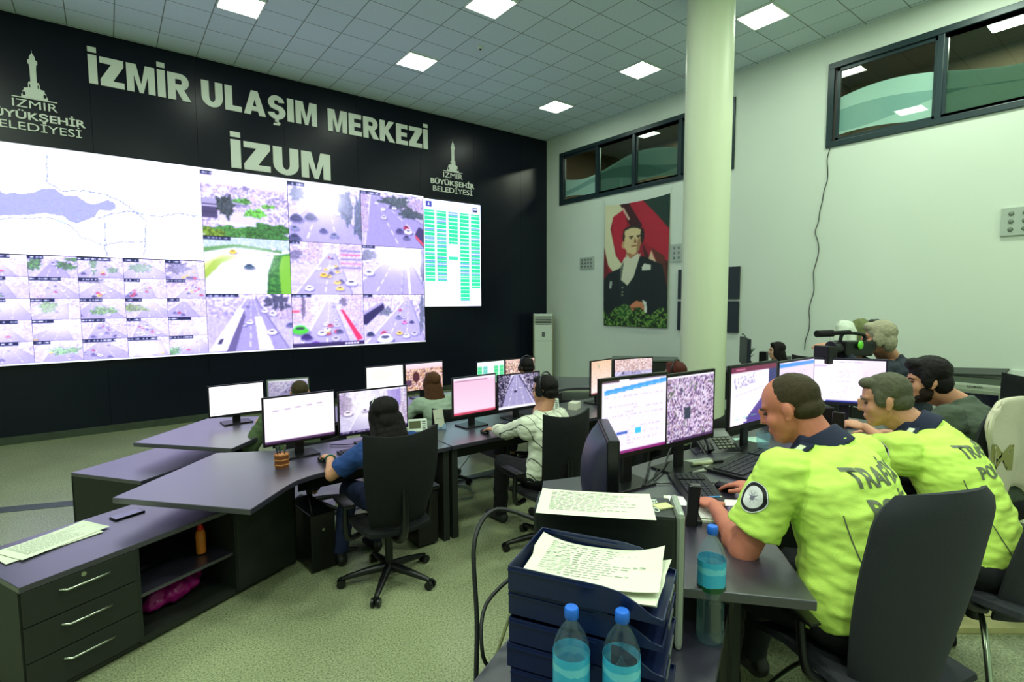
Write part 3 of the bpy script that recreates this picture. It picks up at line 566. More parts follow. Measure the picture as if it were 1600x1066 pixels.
# ================================================================ FURNITURE
M_top = mat('dark_laminate', (46, 43, 58), .36, spec=.9, coat=.8, var=(140, .18), bump=(220, .02)); _b = M_top.node_tree.nodes['Principled BSDF']; _b.inputs['Coat Roughness'].default_value = .33; _b.inputs['Coat IOR'].default_value = 1.6
M_carc = mat('dark_carcass', (36, 40, 36), .5, spec=.4, var=(30, .1))
M_hand = mat('brushed_handle', (190, 196, 184), .25, metal=1); M_blk = mat('black_plastic', (14, 15, 18), .4); M_fab = mat('black_fabric', (13, 14, 18), .9, bump=(300, .3))
M_chr = mat('chrome', (200, 205, 200), .12, metal=1); M_gry = mat('grey_plastic', (90, 96, 94), .5)
def desk(pts, z, legs, panels, lab, user=None):
    """desk top of any outline with its panels"""
    cx, cy = pts[0]; r = root('desk', (cx, cy, 0), label=lab, cat='desk', group='dark laminate desks of the control rows')
    mb = MB(); mb.prism(pts, z - .035, z); o = mb.build('tabletop', M_top, r, W=True)
    bv = o.modifiers.new('b', 'BEVEL'); bv.width = .004; bv.segments = 2
    for (x, y, a, L) in legs:
        MB().box((x, y, (z - .035) / 2), (.055, L, z - .035), rz=a).build('leg', M_carc, r, W=True)
    for (x0, y0, x1, y1, z0, t) in panels:
        a = math.atan2(y1 - y0, x1 - x0); MB().box(((x0 + x1) / 2, (y0 + y1) / 2, (z0 + z - .035) / 2), (math.hypot(x1 - x0, y1 - y0), t, z - .035 - z0), rz=a).build('panel', M_carc, r, W=True)
    return r
def curve(p0, p1, p2, n=6): return [tuple((1 - t) ** 2 * a + 2 * t * (1 - t) * b + t * t * c for a, b, c in zip(p0, p1, p2)) for t in [i / n for i in range(n + 1)]]
wing = lambda ox, oy: [(ox + a, oy + b) for a, b in [(-.04, 3.98), (.59, 3.25)] + curve((.86, 3.53), (.99, 3.66), (1.18, 3.66)) + [(2.18, 3.66), (2.18, 4.42), (1.04, 4.42)] + [(.62, 4.66)]]
mirr = lambda pts, X: [(2 * X - a, b) for a, b in pts][::-1]
# near-left row (row of the woman in blue and the man in the striped shirt)
desk(wing(0, 0), .8, [(2.14, 4.03, 0, .7)], [(1.15, 4.36, 2.12, 4.36, .45, .02)], 'dark desk with angled left wing where the woman in blue sits')
desk([(2.19, 3.66), (3.69, 3.66), (3.69, 4.42), (2.19, 4.42)], .8, [(2.225, 4.03, 0, .7), (3.65, 4.03, 0, .7)], [(2.27, 4.36, 3.6, 4.36, .45, .02)], 'dark straight desk where the man in the striped shirt sits')
mw = mirr(wing(0, 0), 2.94); desk([(a, b) for a, b in mw], .8, [(3.74, 4.03, 0, .7)], [(5.26, 3.36, 4.76, 3.98, 0, .03), (3.8, 4.36, 4.7, 4.36, .45, .02)], 'dark desk with angled right wing beyond the striped shirt man, in front of the column')
# far row
O2 = (.15, 1.47)
desk(wing(*O2), .8, [(2.29, 5.5, 0, .7)], [(1.3, 5.83, 2.27, 5.83, .45, .02)], 'dark desk with angled left wing in the far row, below the map')
desk([(2.34, 5.13), (3.84, 5.13), (3.84, 5.89), (2.34, 5.89)], .8, [(2.375, 5.5, 0, .7), (3.8, 5.5, 0, .7)], [(2.42, 5.83, 3.75, 5.83, .45, .02)], 'dark straight desk in the far row under the woman with brown hair')
mw = mirr(wing(*O2), 2.94 + .15 + .0); desk(mw, .8, [(3.9, 5.5, 0, .7)], [(3.95, 5.83, 4.9, 5.83, .45, .02)], 'dark desk with angled right wing at the far right of the far row')
# police row: same desks, on the raised floor
OP = (1.22, -2.55); DZ = 1.0
pw = [(1.18, 1.43), (1.81, .70)] + curve((2.06, .93), (2.2, 1.09), (2.4, 1.1)) + [(3.4, 1.1), (3.4, 2.0), (2.26, 2.0), (1.86, 2.14)]
desk(pw, DZ, [(3.36, 1.55, 0, .7)], [(1.95, 1.05, 2.3, 1.55, .15, .03), (2.3, 1.94, 3.3, 1.94, .6, .02)], 'dark desk with angled wing at front right where the nearest police officer leans')
desk([(3.41, 1.1), (4.9, 1.1), (4.9, 2.0), (3.41, 2.0)], DZ, [(3.45, 1.55, 0, .7), (4.86, 1.55, 0, .7)], [(3.5, 1.94, 4.8, 1.94, .6, .02)], 'dark straight desk in front of the second police officer and the bearded man')
def sideboard(org, ang, L, Dp, H, lab, z0=0.0, nd=3, shelf=True, flip=False, drawer_w=.52):
    """low cabinet: drawers, open shelf bay, closed end; front along +x of its own frame at y=0, body towards +y"""
    r = root('sideboard', (*org, z0), ang, label=lab, cat='sideboard', group='low dark drawer units under the desks')
    t = .02; d1 = drawer_w; d2 = min(L - .3, 1.12) if shelf else d1
    mb = MB(); mb.b2((0, .0, H - .03), (L, Dp, H), bev=.003); mb.build('top', M_top, r)
    mb = MB(); mb.b2((0, .02, .04), (t, Dp, H - .03)); mb.b2((L - t, .0, .04), (L, Dp, H - .03)); mb.b2((0, Dp - t, .04), (L, Dp, H - .03)); mb.b2((0, .02, .02), (L, Dp, .06)); mb.b2((d1 - t / 2, .005, .04), (d1 + t / 2, Dp, H - .03))
    if shelf: mb.b2((d2 - t / 2, .005, .04), (d2 + t / 2, Dp, H - .03)); mb.b2((d2, .0, .04), (L, .02, H - .03))
    mb.build('body', M_carc, r)
    if shelf: MB().b2((d1 + .01, .03, H * .46), (d2 - .01, Dp - .02, H * .46 + .02)).build('shelf', M_top, r)
    hh = (H - .03 - .05) / nd
    for k in range(nd):
        z = .05 + k * hh; f = MB().b2((.008, 0, z + .003), (d1 - .008, .018, z + hh - .003), bev=.002).build('drawer', M_carc, r)
        mb = MB(); zc = z + hh * .68; mb.tube([(d1 * .30, 0, zc), (d1 * .34, -.03, zc), (d1 * .70, -.032, zc), (d1 * .74, 0, zc)], .006, 8, smooth=False); mb.build('handle', M_hand, f, True)
        if k == nd - 1: MB().cyl((d1 * .5, 0, z + hh * .88), (d1 * .5, -.006, z + hh * .88), .012, n=16).build('lock', M_hand, f, True)
    for fx, fy in ((.06, .06), (L - .06, .06), (.06, Dp - .06), (L - .06, Dp - .06)): MB().cyl((fx, fy, 0), (fx, fy, .045), .022).build('foot', M_hand, r, True)
    return r
A1_ = math.radians(25); sb1 = sideboard((-.41, 3.36), A1_, 1.6, .66, .63, 'nearest low sideboard with three drawers and an open shelf, lower left')
A2_ = math.radians(36); sideboard((.13, 4.83), A2_, 1.2, .74, .63, 'low sideboard behind, below the far left desk wing', shelf=False)
def at1(x, y, z, A=A1_, o=(-.41, 3.36)): a, b_ = R2(x, y, A); return (o[0] + a, o[1] + b_, z)
# police row low unit that carries the computer, trays and bottles
sideboard((.56, .43), A1_, 1.46, .68, .8, 'dark cabinet at the bottom edge carrying letter trays, computer and water bottles')
# ---- office chairs
def star_base(par, R, z, m, n=5, a0=.3, caster=True):
    for k in range(n):
        a = a0 + 2 * PI * k / n; c, s_ = math.cos(a), math.sin(a)
        MB().tube([(0, 0, z), (c * R * .5, s_ * R * .5, z - .02), (c * R * .92, s_ * R * .92, z - .045), (c * R, s_ * R, z - .06)], [.034, .026, .018, .015], 8, smooth=False).build('base_arm', m, par, True)
        w_ = MB(); w_.cyl((c * R - s_ * .012, s_ * R + c * .012, .03), (c * R - s_ * .03, s_ * R + c * .03, .03), .03, n=16); w_.cyl((c * R + s_ * .012, s_ * R - c * .012, .03), (c * R + s_ * .03, s_ * R - c * .03, .03), .03, n=16); w_.cyl((c * R, s_ * R, .02), (c * R, s_ * R, .07), .012, n=10); w_.build('caster', M_blk, par, True)
def office_chair(loc, rz, lab, s=1.0, seat=.5, back=.66, bw=.25, group='black fabric office chairs'):
    r = root('office_chair', loc, rz, label=lab, cat='chair', group=group)
    star_base(r, .33 * s, .11, M_blk)
    MB().cyl((0, 0, .1), (0, 0, seat - .08), .028, n=16).build('gas_lift', M_blk, r, True)
    MB().shell(lambda u, v: ((u - .5) * .5 * s * (1 - .12 * (2 * v - 1) ** 2), (v - .5) * .48 * s, seat - .03 + .03 * (2 * u - 1) ** 2 - (.05 * max(0, v - .75) * 4) ** 1), 12, 12, .07).build('seat', M_fab, r, True)
    def bk(u, v):
        w_ = bw * (.80 + .28 * math.sin(min(v * 1.25, 1) * PI / 2) ) * s
        return ((2 * u - 1) * w_, -.22 * s - .10 * v * s + .05 * (2 * u - 1) ** 2 - .03 * math.sin(v * PI), seat + .03 + back * s * v + .035 * abs(2 * u - 1) ** 2 * (v > .9))
    MB().shell(bk, 14, 16, .045).build('backrest', M_fab, r, True)
    MB().tube([(0, 0, seat - .09), (0, -.2 * s, seat - .09), (0, -.3 * s, seat + .02), (0, -.31 * s, seat + .3)], [.03, .03, .028, .02], 8).build('back_bracket', M_blk, r, True)
    for sx in (-1, 1):
        a = MB().tube([(sx * .2 * s, 0, seat - .07), (sx * .3 * s, -.02, seat - .06), (sx * .31 * s, -.04, seat + .17)], [.02, .02, .018], 8).build('armrest', M_blk, r, True)
        MB().box((sx * .31 * s, .0, seat + .18), (.08, .25 * s, .03), bev=.012).build('arm_pad', M_blk, a, True)
    return r
ch_b = office_chair((1.50, 3.40, 0), math.radians(-3), 'black high-back office chair of the woman in blue, nearest on the floor', seat=.47, back=.62, bw=.24)
office_chair((2.72, 3.10, 0), math.radians(-6), 'black high-back office chair of the man in the striped shirt', seat=.5, back=.6, bw=.2)
office_chair((2.80, 4.95, 0), math.radians(5), 'black office chair of the woman with long brown hair', seat=.42, back=.42)
office_chair((1.42, 5.0, 0), 0, 'black office chair of the green-vested person hidden behind the left monitors', seat=.42, back=.3)
office_chair((4.0, 4.85, 0), 0, 'black office chair of the dark-haired headset wearer in the far row', seat=.42, back=.4)
office_chair((4.5, 3.0, 0), 0, 'black office chair of the red-brown haired woman by the column', seat=.44, back=.4)
# ---- monitors
SM = 1.1
def monitor(loc, rz, w_, h_, z0, pic, lab, group=None, rim=.012, foot=True, white=False, em=1.15, tilt=0, body=None):
    """z0: height of the lower edge above the desk; the screen faces -y"""
    r = root('monitor', loc, rz, label=lab, cat='monitor', group=group)
    b = body or M_blk
    mb = MB(); mb.b2((-w_ / 2, 0, z0), (w_ / 2, .02, z0 + h_), bev=.004); mb.b2((-w_ * .3, .02, z0 + h_ * .15), (w_ * .3, .05, z0 + h_ * .75), bev=.01); mb.build('housing', b, r)
    bot = rim * 1.6
    picture('screen', pic.blur(1), colmat('monitor_picture_%03d' % int(em * 100), em, .25), r, -w_ / 2 + rim, -.0015, z0 + bot, (1, 0, 0), (0, 0, 1), w_ - 2 * rim, h_ - bot - rim)
    if foot:
        MB().b2((-.035, .05, .01), (.035, .075, z0 + h_ * .5), bev=.006).build('neck', b, r); MB().b2((-.13, -.04, 0), (.13, .16, .014), bev=.005).build('base', b, r)
    return r
PINK = (236, 222, 248)
def doc(W=90, H=60, bg=(244, 234, 252), bar=None, seed=0, lines=12, task=(40, 30, 70), cols=1):
    p = Pic(W, H, bg); rr = random.Random(seed)
    if bar: p.rect(0, .05, 1, .115, bar)
    p.rect(0, .96, 1, 1, task); p.dashes(.02, .97, .4, .015, (220, 220, 240), seed)
    for k in range(lines):
        y = .18 + k * .75 / lines
        for c in range(cols): p.dashes(.04 + c / cols, y, (c + rr.uniform(.4, .9)) / cols, .012, (170, 160, 190), seed + k, .7, gap=.5)
    return p
GR1 = 'monitors on the near-left row'
p = doc(100, 64, (246, 236, 252), None, 1, 3); p.line(.05, .3, .85, .22, .004, (120, 100, 130)); p.rect(.05, .36, .9, .9, (252, 246, 255), .7)
for k in range(9): p.rect(.06 + k * .1, .36, .062 + k * .1, .9, (226, 214, 240))
p.rect(.0, .93, 1, 1, (70, 40, 80)); monitor((1.13, 4.14, .8), math.radians(2), .545, .375, .115, p, 'monitor with white spreadsheet left of the woman in blue', GR1)
p = streets(301, 100, 64, (.1, .75), [(.08, .3, .1, .3)], [(.9, .5, .15, .45)], 2, .3, None, (140, 110, 160), 2, van=(.5, .02)); p.rect(.7, .05, .9, .45, (120, 100, 200), .6); p.glow(.4, .4, .3, .5, (255, 250, 255), .8); p.car(.12, .5, .13, (236, 226, 244)); p.car(.36, .48, .09, (214, 200, 226)); p.rect(0, .94, 1, 1, (50, 34, 80)); p.dashes(.02, .955, .5, .02, (230, 230, 245), 3)
monitor((1.71, 4.10, .8), math.radians(-2), .60, .37, .105, p, 'monitor showing a pale street camera behind the head of the woman in blue', GR1)
p = doc(80, 60, (240, 196, 222), None, 3, 0, (150, 60, 80)); p.rect(.0, .0, 1, .07, (238, 222, 240)); p.rect(.03, .09, .8, .105, (110, 70, 100)); p.rect(.82, .1, .98, .9, (236, 214, 238)); p.grad((238, 190, 216), (244, 206, 228), .12, .9); p.rect(0, .93, 1, 1, (190, 60, 90))
monitor((2.71, 4.10, .8), math.radians(3), .51, .375, .115, p, 'monitor with a plain pink window left of the striped shirt man', GR1)
p = streets(305, 100, 66, (.02, .85), [], [], 0, 0, None, (60, 60, 80), 4, van=(.42, .02)); p.fuzz(p.inside([(0, 0), (.3, 0), (.1, .9), (0, 1)]), [(70, 60, 90), (40, 36, 60), (170, 160, 190)], 2, 4); p.fuzz(p.inside([(.55, 0), (1, 0), (1, .9), (.75, .5)]), [(90, 80, 110), (50, 46, 70), (190, 180, 210)], 2, 5); p.line(.5, .05, .95, 1, .018, (60, 50, 90)); p.line(.36, .05, .02, .95, .014, (80, 70, 110))
for x, y, w_, c in ((.4, .5, .07, (50, 40, 70)), (.52, .4, .06, (240, 236, 250)), (.43, .28, .04, (236, 232, 246)), (.66, .38, .07, (90, 80, 120))): p.car(x, y, w_, c)
p.rect(0, .93, 1, 1, (240, 236, 250)); monitor((3.23, 4.08, .8), math.radians(-2), .53, .365, .105, p, 'monitor showing a highway between trees in front of the striped shirt man', GR1)
# station by the column
p = Pic(60, 60, (238, 210, 196)); p.grad((226, 190, 160), (248, 226, 226)); p.noise(14, 1, 2); 
for i in range(90): q = random.Random(i); p.rect(q.random(), q.random(), q.random() * 0 + 1, 0, (0, 0, 0)) if False else p.ell(q.random(), q.random(), .008, .01, (190, 140, 110))
p.rect(.3, .12, .42, .22, (190, 180, 150)); p.rect(0, .95, 1, 1, (120, 60, 70)); monitor((4.47, 4.12, .8), math.radians(6), .40, .41, .10, p, 'orange-tinted map monitor beside the back of the thick monitor', 'monitors by the column')
p = streets(309, 90, 60, (-.3, 1.1), [], [], 22, .1, [(250, 246, 252), (226, 214, 232), (60, 50, 80)], (120, 90, 100), 2, van=(.4, .2)); p.fuzz(p.v < .4, [(226, 190, 176), (180, 130, 110), (240, 220, 216)], 2, 3, .7); monitor((4.97, 4.06, .8), math.radians(-12), .58, .39, .11, p, 'monitor full of white cars beside the orange map, before the column', 'monitors by the column')
# far row
GR2 = 'monitors on the far row'
p = Pic(80, 50, (252, 252, 255)); p.ell(.45, .45, .4, .25, (238, 252, 252)); p.rect(.06, .9, .09, .94, (40, 40, 60)); p.dashes(.2, .96, .5, .02, (90, 90, 120), 3); monitor((.955, 5.66, .8), math.radians(3), .50, .31, .085, p, 'bright white monitor alone at the left end of the far row', GR2, em=1.5)
p = streets(313, 60, 46, (-.3, 1.1), [], [], 16, 0, None, (100, 90, 120), 3); p.rect(0, 0, 1, .06, (236, 236, 244)); monitor((1.425, 5.62, .8), math.radians(-6), .40, .32, .085, p, 'small grey-framed traffic monitor beside the bright white one', GR2, body=mat('grey_frame', (110, 122, 112), .5), em=.8)
p = Pic(60, 40, (250, 250, 244)); p.ell(.4, .3, .3, .2, (242, 240, 214)); monitor((2.50, 5.66, .8), 0, .47, .35, .1, p, 'cream blank monitor left of the woman with brown hair', GR2, em=1.3)
p = Pic(70, 50, (226, 190, 190)); p.fuzz(p.v > .2, [(230, 190, 176), (170, 120, 110), (240, 214, 214), (120, 80, 90), (214, 170, 120)], 2, 9, .9); p.grad((240, 220, 232), (230, 200, 210), 0, .2); p.ell(.27, .5, .09, .2, (80, 40, 50)); p.rect(0, .6, .15, .8, (90, 60, 90)); monitor((3.01, 5.66, .8), 0, .52, .35, .1, p, 'reddish city-view monitor in front of the woman with brown hair', GR2)
p = Pic(70, 50, (236, 248, 246)); 
for i, c in enumerate(((50, 200, 120), (90, 190, 180), None, (50, 200, 120), (50, 200, 120))):
    if c: p.rect(.02 + i * .2, .2, .17 + i * .2, .95, c, .85)
for k in range(24): p.rect(0, .2 + k * .03, 1, .205 + k * .03, (220, 245, 235), .6)
monitor((4.0, 5.66, .8), 0, .46, .32, .075, p, 'monitor repeating the green status table in the far row', GR2)
p = Pic(70, 46, (220, 186, 176)); p.fuzz(p.v > .1, [(230, 196, 180), (170, 120, 100), (244, 226, 220), (120, 80, 80)], 2, 12, .9); monitor((4.50, 5.66, .8), 0, .53, .32, .075, p, 'brownish camera monitor in front of the far headset wearer', GR2)
# police row
GR3 = 'monitors on the police row'
p = doc(110, 90, (238, 228, 250), None, 11, 0, (120, 30, 110)); p.rect(0, 0, .25, .035, (70, 50, 60)); p.rect(.4, 0, 1, .02, (70, 60, 80)); p.poly([(.04, .13), (1, .04), (1, .1), (.04, .19)], (60, 150, 226)); p.poly([(.04, .16), (1, .07), (1, .085), (.04, .175)], (100, 180, 240))
for k in range(16): p.dashes(.35 if k % 3 else .05, .22 + k * .043, .5 if k % 2 else .95, .008, (150, 140, 176), k, .7, gap=.6)
p.rect(.22, .70, .38, .735, (50, 90, 190)); p.rect(.50, .68, .59, .75, (60, 190, 236)); p.rect(0, .955, 1, 1, (130, 30, 110))
monitor((2.17, 1.76, DZ), math.radians(-5), .50, .43, .175, p, 'large monitor with a blue-striped form, left of the police officers', GR3, rim=.016)
p = Pic(110, 90, (180, 150, 190)); p.fuzz(p.v > -1, [(200, 176, 214), (130, 104, 150), (226, 206, 236), (80, 60, 104), (170, 140, 160), (220, 214, 230)], 2, 5, 1); rr = random.Random(3)
for i in range(70): x, y = rr.random(), rr.random(); a = rr.uniform(0, 3); p.line(x, y, x + .09 * math.cos(a), y + .09 * math.sin(a), rr.uniform(.006, .018), rr.choice([(240, 226, 250), (70, 56, 96), (200, 184, 214), (160, 130, 150), (96, 110, 90)]), .8)
p.rect(.42, .5, .54, .68, (50, 60, 80)); p.rect(0, 0, 1, .03, (240, 232, 250)); p.rect(0, .955, 1, 1, (70, 40, 84)); p.dashes(.02, .965, .2, .02, (236, 236, 250), 2)
monitor((2.62, 1.74, DZ), math.radians(-3), .50, .42, .165, p, 'monitor with a mosaic of many small camera pictures', GR3, rim=.018)
p = Pic(100, 84, (236, 226, 248)); p.poly([(0, .15), (.75, .1), (.8, .3), (.5, .75), (.3, 1), (0, .95)], (244, 238, 252)); p.fuzz(p.inside([(.05, .2), (.5, .12), (.55, .3), (.1, .38)]), [(236, 224, 248), (150, 140, 190), (244, 240, 252)], 2, 3, .8); p.line(.05, .5, .7, .4, .008, (206, 196, 230)); p.poly([(.2, .85), (.45, .6), (.55, .66), (.35, .95)], (252, 250, 255)); p.line(.3, .98, .85, .45, .03, (90, 70, 150)); p.poly([(.3, 1), (.85, .5), (.82, .1), (1, .1), (1, 1)], (84, 64, 140)); p.rect(.82, .1, 1, .5, (50, 50, 110)); p.rect(0, 0, 1, .1, (110, 30, 70)); p.rect(.1, .03, .3, .06, (200, 120, 150)); p.rect(.0, .93, .35, .97, (240, 236, 250)); p.line(.1, .9, .9, .85, .004, (90, 190, 160)); p.rect(.85, .6, .95, .63, (160, 70, 160))
monitor((3.36, 1.74, DZ), math.radians(-2), .58, .42, .16, p, 'monitor showing a roundabout camera behind the nearest officer', GR3, rim=.018)
p = doc(80, 80, (224, 206, 248), None, 21, 22, (60, 40, 100), 2); p.rect(0, .02, 1, .09, (60, 140, 226)); p.rect(.1, 0, .3, .03, (240, 230, 250)); monitor((3.97, 1.74, DZ), math.radians(-2), .53, .46, .1, p, 'monitor with a blue-topped list between the officers', GR3, rim=.014)
p = doc(100, 64, (246, 238, 254), None, 31, 14, (40, 50, 140), 3); p.rect(0, 0, .25, .96, (240, 232, 250)); p.rect(.04, .13, .22, .17, (206, 190, 230)); p.dashes(.35, .05, .7, .02, (150, 140, 180), 3); p.rect(0, .95, 1, 1, (40, 50, 140)); p.rect(.02, .955, .22, .99, (240, 240, 252)); p.glow(.9, .3, .35, .6, (232, 206, 244), .6)
monitor((4.50, 1.60, DZ), math.radians(-57), .53, .37, .17, p, 'monitor with a white document page in front of the camera operator', GR3, rim=.016, body=mat('dark_bezel', (40, 36, 58), .4))
# thick older monitor seen edge-on
r = root('monitor', (1.72, 1.55, DZ - .06), math.radians(49), label='thick dark monitor seen from its side between computer and form monitor', cat='monitor', group=None)
MB().b2((-.20, -.03, .08), (.20, .02, .49), bev=.008).build('housing', M_blk, r)
def hump(u, v): a = (v - .5) * .36; return ((u - .5) * .37, +.02 + .085 * math.sin(u * PI) ** .5 * max(0, 1 - (2 * v - 1) ** 2) ** .5, .285 + a * 1.05)
MB().shell(hump, 16, 16, .02).build('back_cover', mat('blue_grey_plastic', (44, 42, 66), .45), r, True)
MB().b2((-.06, -.02, .06), (.06, .06, .12)).build('neck', M_blk, r); MB().b2((-.12, -.08, .06), (.12, .12, .075), bev=.005).build('base', M_blk, r)
# ================================================================ PEOPLE
from mathutils import noise as mnoise
from mathutils.bvhtree import BVHTree
def V(*a): return Vector(a[0] if len(a) == 1 else a)
def frame(c, x, y, z):
    M = Matrix.Identity(4); M.col[0][:3] = x; M.col[1][:3] = y; M.col[2][:3] = z; M.col[3][:3] = c; return M
def organic(mb, name, m, par, voxel=.008, smooth=3, disp=None, sub=False, label=None):
    """fuse overlapping shapes into one continuous skin"""
    o = mb.build(name, m, par, W=True); inv = None
    md = o.modifiers.new('r', 'REMESH'); md.mode = 'VOXEL'; md.voxel_size = voxel; md.use_smooth_shade = True
    if smooth: sm = o.modifiers.new('s', 'SMOOTH'); sm.factor = .6; sm.iterations = smooth
    bpy.context.view_layer.update(); me = bpy.data.meshes.new_from_object(o.evaluated_get(bpy.context.evaluated_depsgraph_get()))
    o.modifiers.clear(); old = o.data; o.data = me; me.name = name; bpy.data.meshes.remove(old)
    if not me.materials: me.materials.append(m)
    if disp:
        amp, scl, st = disp; off = Vector((len(name), len(me.vertices) % 11, 3))
        n = len(me.vertices); co = np.empty(n * 3, np.float32); no = np.empty(n * 3, np.float32); me.vertices.foreach_get('co', co); me.vertices.foreach_get('normal', no)
        co = co.reshape(-1, 3); no = no.reshape(-1, 3); am = np.empty(n)
        for i, c in enumerate(co.tolist()):
            q = Vector((c[0] * scl, c[1] * scl, c[2] * scl * st)) + off; am[i] = mnoise.noise(q) * amp + mnoise.noise(q * 2.3) * amp * .4
        co += no * am[:, None]; me.vertices.foreach_set('co', co.ravel())
    me.polygons.foreach_set('use_smooth', [True] * len(me.polygons)); me.update()
    if label: o['label'] = label
    return o
def ik(S, W, l1, l2, pole):
    d = W - S; L = d.length; k = max(1.0, L / ((l1 + l2) * .985)); l1 *= k; l2 *= k
    a = (l1 * l1 - l2 * l2 + L * L) / (2 * L); h = math.sqrt(max(0, l1 * l1 - a * a)); u = d.normalized(); p = Vector(pole); p = (p - u * p.dot(u)).normalized()
    return S + u * a + p * h
def cone(mb, a, b, ra, rb, n=18): mb.cyl(a, b, ra, rb, n=n)
def cap(mb, a, b, ra, rb): mb.cyl(a, b, ra, rb, n=16); mb.ell(a, (ra,) * 3, seg=14); mb.ell(b, (rb,) * 3, seg=14)
def hand(mb, W, d, n, thumb, s, curl=.35, spread=1.0):
    """palm and five fingers from wrist W along d, palm facing n; thumb on side vector thumb"""
    d = Vector(d).normalized(); n = Vector(n); n = (n - d * n.dot(d)).normalized(); t = Vector(thumb); t = (t - d * t.dot(d) - n * t.dot(n)).normalized()
    F = frame(W + d * .052 * s, t, d, n); mb.ell((0, 0, 0), (.041 * s, .056 * s, .016 * s), M=F, seg=16)
    mb.ell((.018 * s, -.015 * s, .006 * s), (.022 * s, .035 * s, .014 * s), M=F, seg=12)
    for k, (off, L, r_) in enumerate(((.029, .078, .0092), (.010, .086, .0094), (-.010, .080, .0090), (-.028, .062, .0082))):
        p = W + d * (.088 - .004 * abs(k - 1)) * s + t * off * s; a = curl * (.4 + .1 * k); dd = (d + t * off * 2.2 * spread).normalized()
        for q, f in enumerate((.42, .32, .26)):
            a += curl * (.5 if q else .3); e = p + (dd * math.cos(a) + n * math.sin(a)) * L * f * s; cap(mb, p, e, r_ * s * (1 - .06 * q), r_ * s * (.94 - .08 * q)); p = e
    p = W + d * .03 * s + t * .03 * s + n * .004 * s; a = (d * .62 + t * .72 + n * .15).normalized()
    e = p + a * .038 * s; cap(mb, p, e, .0135 * s, .011 * s); a2 = (d * .92 + t * .25 + n * .25).normalized(); cap(mb, e, e + a2 * .034 * s, .0105 * s, .009 * s)
M_skin = {}
def skin(k, c):
    m = mat('skin_' + k, c, .5, spec=.4, var=(14, .1), bump=(160, .05)); b = m.node_tree.nodes['Principled BSDF']
    b.inputs['Subsurface Weight'].default_value = .08; b.inputs['Subsurface Radius'].default_value = (.02, .008, .004); return m
SK_tan = skin('warm', (196, 140, 112)); SK_red = skin('ruddy', (200, 122, 100)); SK_pale = skin('pale', (214, 168, 146))
def hairmat(n, c): return mat(n, c, .6, bump=(260, .5), var=(60, .35), spec=.25)
